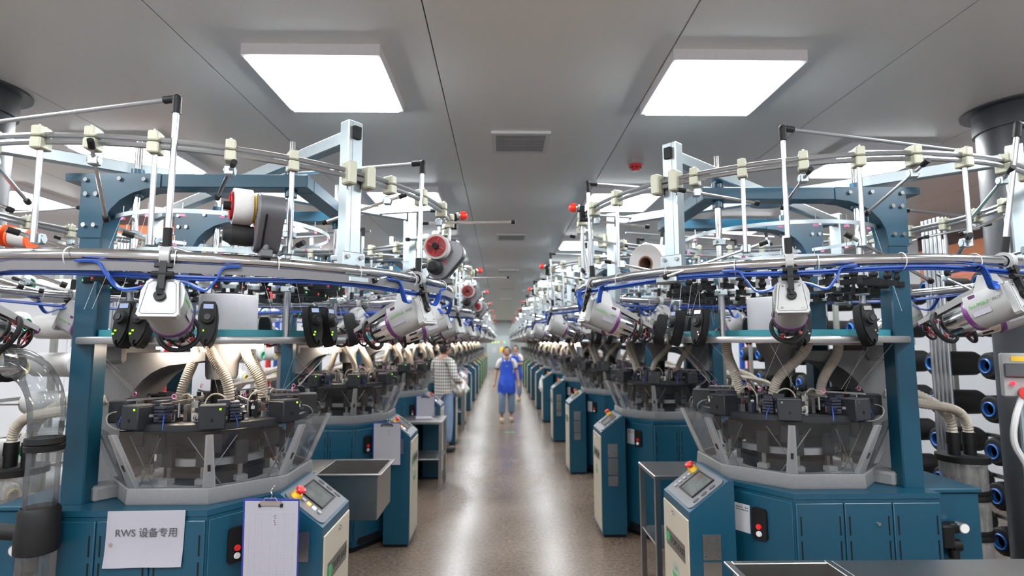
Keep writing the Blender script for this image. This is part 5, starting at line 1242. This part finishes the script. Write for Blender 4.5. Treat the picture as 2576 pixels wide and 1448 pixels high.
woman(t, (((-0.225, 0.02, 1.07), (-0.262, -0.03, 0.84)), ((0.225, 0.0, 1.07), (0.26, -0.05, 0.83))), (((-0.10, -0.075, 0.47), (-0.105, -0.05, 0.095)), ((0.10, -0.01, 0.47), (0.105, 0.05, 0.10))), ROYAL, TEE, ((0.3, -1, 0), (-0.3, -1, 0)))
t = thing('person', (0.42, 16.6, 0), R(-25), 'worker in blue apron and white tee standing behind the walking woman', 'person')
woman(t, (((-0.22, -0.01, 1.08), (-0.10, -0.24, 1.10)), ((0.22, -0.01, 1.08), (0.10, -0.24, 1.10))), (((-0.10, 0, 0.47), (-0.10, 0.02, 0.095)), ((0.10, 0, 0.47), (0.10, 0.02, 0.095))), ROYAL, TEE, ((0, 0, 1), (0, 0, 1)), R(10))
cloth_heap('white_garment', (0.28, 16.28, 0.78), 0.07, 0.07, 0.34, 'white garment held by the worker behind the walking woman', 8)
# man in a checked shirt, seen from behind, turned to the console
def plaid():
    m = bpy.data.materials.new('grey_white_plaid'); m.use_nodes = True; nt = m.node_tree; b = nt.nodes['Principled BSDF']; b.inputs['Roughness'].default_value = 0.85
    tc = nt.nodes.new('ShaderNodeTexCoord'); sx = nt.nodes.new('ShaderNodeSeparateXYZ'); nt.links.new(tc.outputs['Object'], sx.inputs[0])
    def stripe(out, f):
        a = nt.nodes.new('ShaderNodeMath'); a.operation = 'MULTIPLY'; a.inputs[1].default_value = f; nt.links.new(out, a.inputs[0])
        s = nt.nodes.new('ShaderNodeMath'); s.operation = 'SINE'; nt.links.new(a.outputs[0], s.inputs[0])
        r = nt.nodes.new('ShaderNodeMapRange'); r.inputs[1].default_value = -0.35; r.inputs[2].default_value = 0.35; nt.links.new(s.outputs[0], r.inputs[0]); return r.outputs[0]
    add = nt.nodes.new('ShaderNodeMath'); add.operation = 'ADD'; nt.links.new(sx.outputs[0], add.inputs[0]); nt.links.new(sx.outputs[1], add.inputs[1])
    s1, s2 = stripe(add.outputs[0], 125.0), stripe(sx.outputs[2], 125.0)
    ad = nt.nodes.new('ShaderNodeMath'); ad.operation = 'ADD'; nt.links.new(s1, ad.inputs[0]); nt.links.new(s2, ad.inputs[1])
    hf = nt.nodes.new('ShaderNodeMath'); hf.operation = 'MULTIPLY'; hf.inputs[1].default_value = 0.5; nt.links.new(ad.outputs[0], hf.inputs[0])
    rp = nt.nodes.new('ShaderNodeValToRGB'); rp.color_ramp.elements[0].color = (0.10, 0.10, 0.10, 1); rp.color_ramp.elements[1].color = (0.62, 0.61, 0.58, 1)
    nt.links.new(hf.outputs[0], rp.inputs[0]); nt.links.new(rp.outputs[0], b.inputs['Base Color']); return m
PLAID = plaid()
t = thing('person', (-0.93, 9.0, 0), R(138), 'man in grey checked shirt and black cap working at a left console', 'person')
# local: faces -y
B = MB(SKIN); eL, wL, eR, wR = (-0.26, -0.02, 1.14), (-0.16, -0.26, 1.08), (0.26, -0.02, 1.14), (0.16, -0.26, 1.08)
kL, aL, kR, aR = (-0.10, -0.02, 0.50), (-0.11, 0.02, 0.10), (0.10, 0.0, 0.50), (0.11, 0.03, 0.10)
B.add(*skin_mesh([((0, 0, 0.96), (0.14, 0.11)), ((0, 0.01, 1.14), (0.13, 0.10)), ((0, 0.0, 1.30), (0.16, 0.11)), ((0, 0.01, 1.44), (0.08, 0.065)), ((0, -0.01, 1.53), (0.052, 0.055)), ((-0.185, 0.01, 1.41), 0.058), (eL, 0.040), (wL, 0.027), ((0.185, 0.01, 1.41), 0.058), (eR, 0.040), (wR, 0.027), ((-0.09, 0, 0.86), 0.088), (kL, 0.058), (aL, 0.038), ((0.09, 0, 0.86), 0.088), (kR, 0.058), (aR, 0.038)],
                 [(0, 1), (1, 2), (2, 3), (3, 4), (3, 5), (5, 6), (6, 7), (3, 8), (8, 9), (9, 10), (0, 11), (11, 12), (12, 13), (0, 14), (14, 15), (15, 16)]))
for w_, e_ in ((wL, eL), (wR, eR)): hand(B, w_, Vector(w_) - Vector(e_), (0, 0, 1), 0.5)
hb, fe, mo, hr = head(t, (0, -0.035, 1.62), R(0), 'short'); B.merge(hb); B.obj('body', t, sharp=70); fe.obj('eyes_and_brows', t)['kind'] = 'stuff'; mo.obj('mouth', t); hr.obj('hair', t, sharp=70)
sm = MB(PLAID); sm.add(*skin_mesh([((0, 0.0, 0.80), (0.175, 0.14)), ((0, 0, 0.96), (0.17, 0.135)), ((0, 0.01, 1.14), (0.16, 0.125)), ((0, 0.0, 1.30), (0.18, 0.13)), ((0, 0.01, 1.44), (0.095, 0.08)), ((0, 0.0, 1.49), (0.064, 0.066)), ((-0.188, 0.01, 1.415), 0.074), (eL, 0.062), (tuple(Vector(eL).lerp(Vector(wL), 0.5)), 0.055), ((0.188, 0.01, 1.415), 0.074), (eR, 0.062), (tuple(Vector(eR).lerp(Vector(wR), 0.5)), 0.055)],
                                  [(0, 1), (1, 2), (2, 3), (3, 4), (4, 5), (4, 6), (6, 7), (7, 8), (4, 9), (9, 10), (10, 11)])); sm.obj('checked_shirt', t, sharp=70)
jm = MB(MATS['light_blue_jeans']); jm.add(*skin_mesh([((0, 0, 0.94), (0.15, 0.12)), ((-0.092, 0, 0.84), 0.105), (kL, 0.085), (tuple(Vector(kL).lerp(Vector(aL), 0.9)), 0.08), ((0.092, 0, 0.84), 0.105), (kR, 0.085), (tuple(Vector(kR).lerp(Vector(aR), 0.9)), 0.08)], [(0, 1), (1, 2), (2, 3), (0, 4), (4, 5), (5, 6)])); jm.obj('jeans', t, sharp=70)
for a_ in (aL, aR):
    sh = MB(mat('dark_shoes', (0.03, 0.03, 0.03), 0.5)); a_ = Vector(a_); sh.tube([a_ + Vector((0, 0.05, -0.035)), a_ + Vector((0, 0.03, -0.03)), a_ + Vector((0, -0.06, -0.045)), a_ + Vector((0, -0.14, -0.054)), a_ + Vector((0, -0.18, -0.058))], 0.045, 10, radii=[0.03, 0.05, 0.047, 0.043, 0.022]); sh.obj('shoe', t, sharp=60)
cp_ = MB(RUBBER); cp_.lathe([(0.100, 1.655), (0.102, 1.69), (0.092, 1.725), (0.06, 1.748), (0.0, 1.755)], 20, (0, -0.02, 0)); cp_.obj('cap', t, sharp=50)
MB(WHITE).ball((0.075, -0.01, 1.715), 0.022, 10, 6, (0.8, 1, 1.3)).obj('cap_clip', t)
MB(WHITE).tube([(0.105 * math.cos(R(a)), -0.02 + 0.105 * math.sin(R(a)), 1.675) for a in range(-10, 200, 15)], 0, flat=(0.006, 0.0015, (0, 0, 1))).obj('cap_band', t)
cloth_heap('knitted_garment', (-0.70, 9.14, 0.84), 0.15, 0.19, 0.32, 'white knitted garment in the checked-shirt man\'s hands', 11, R(20))
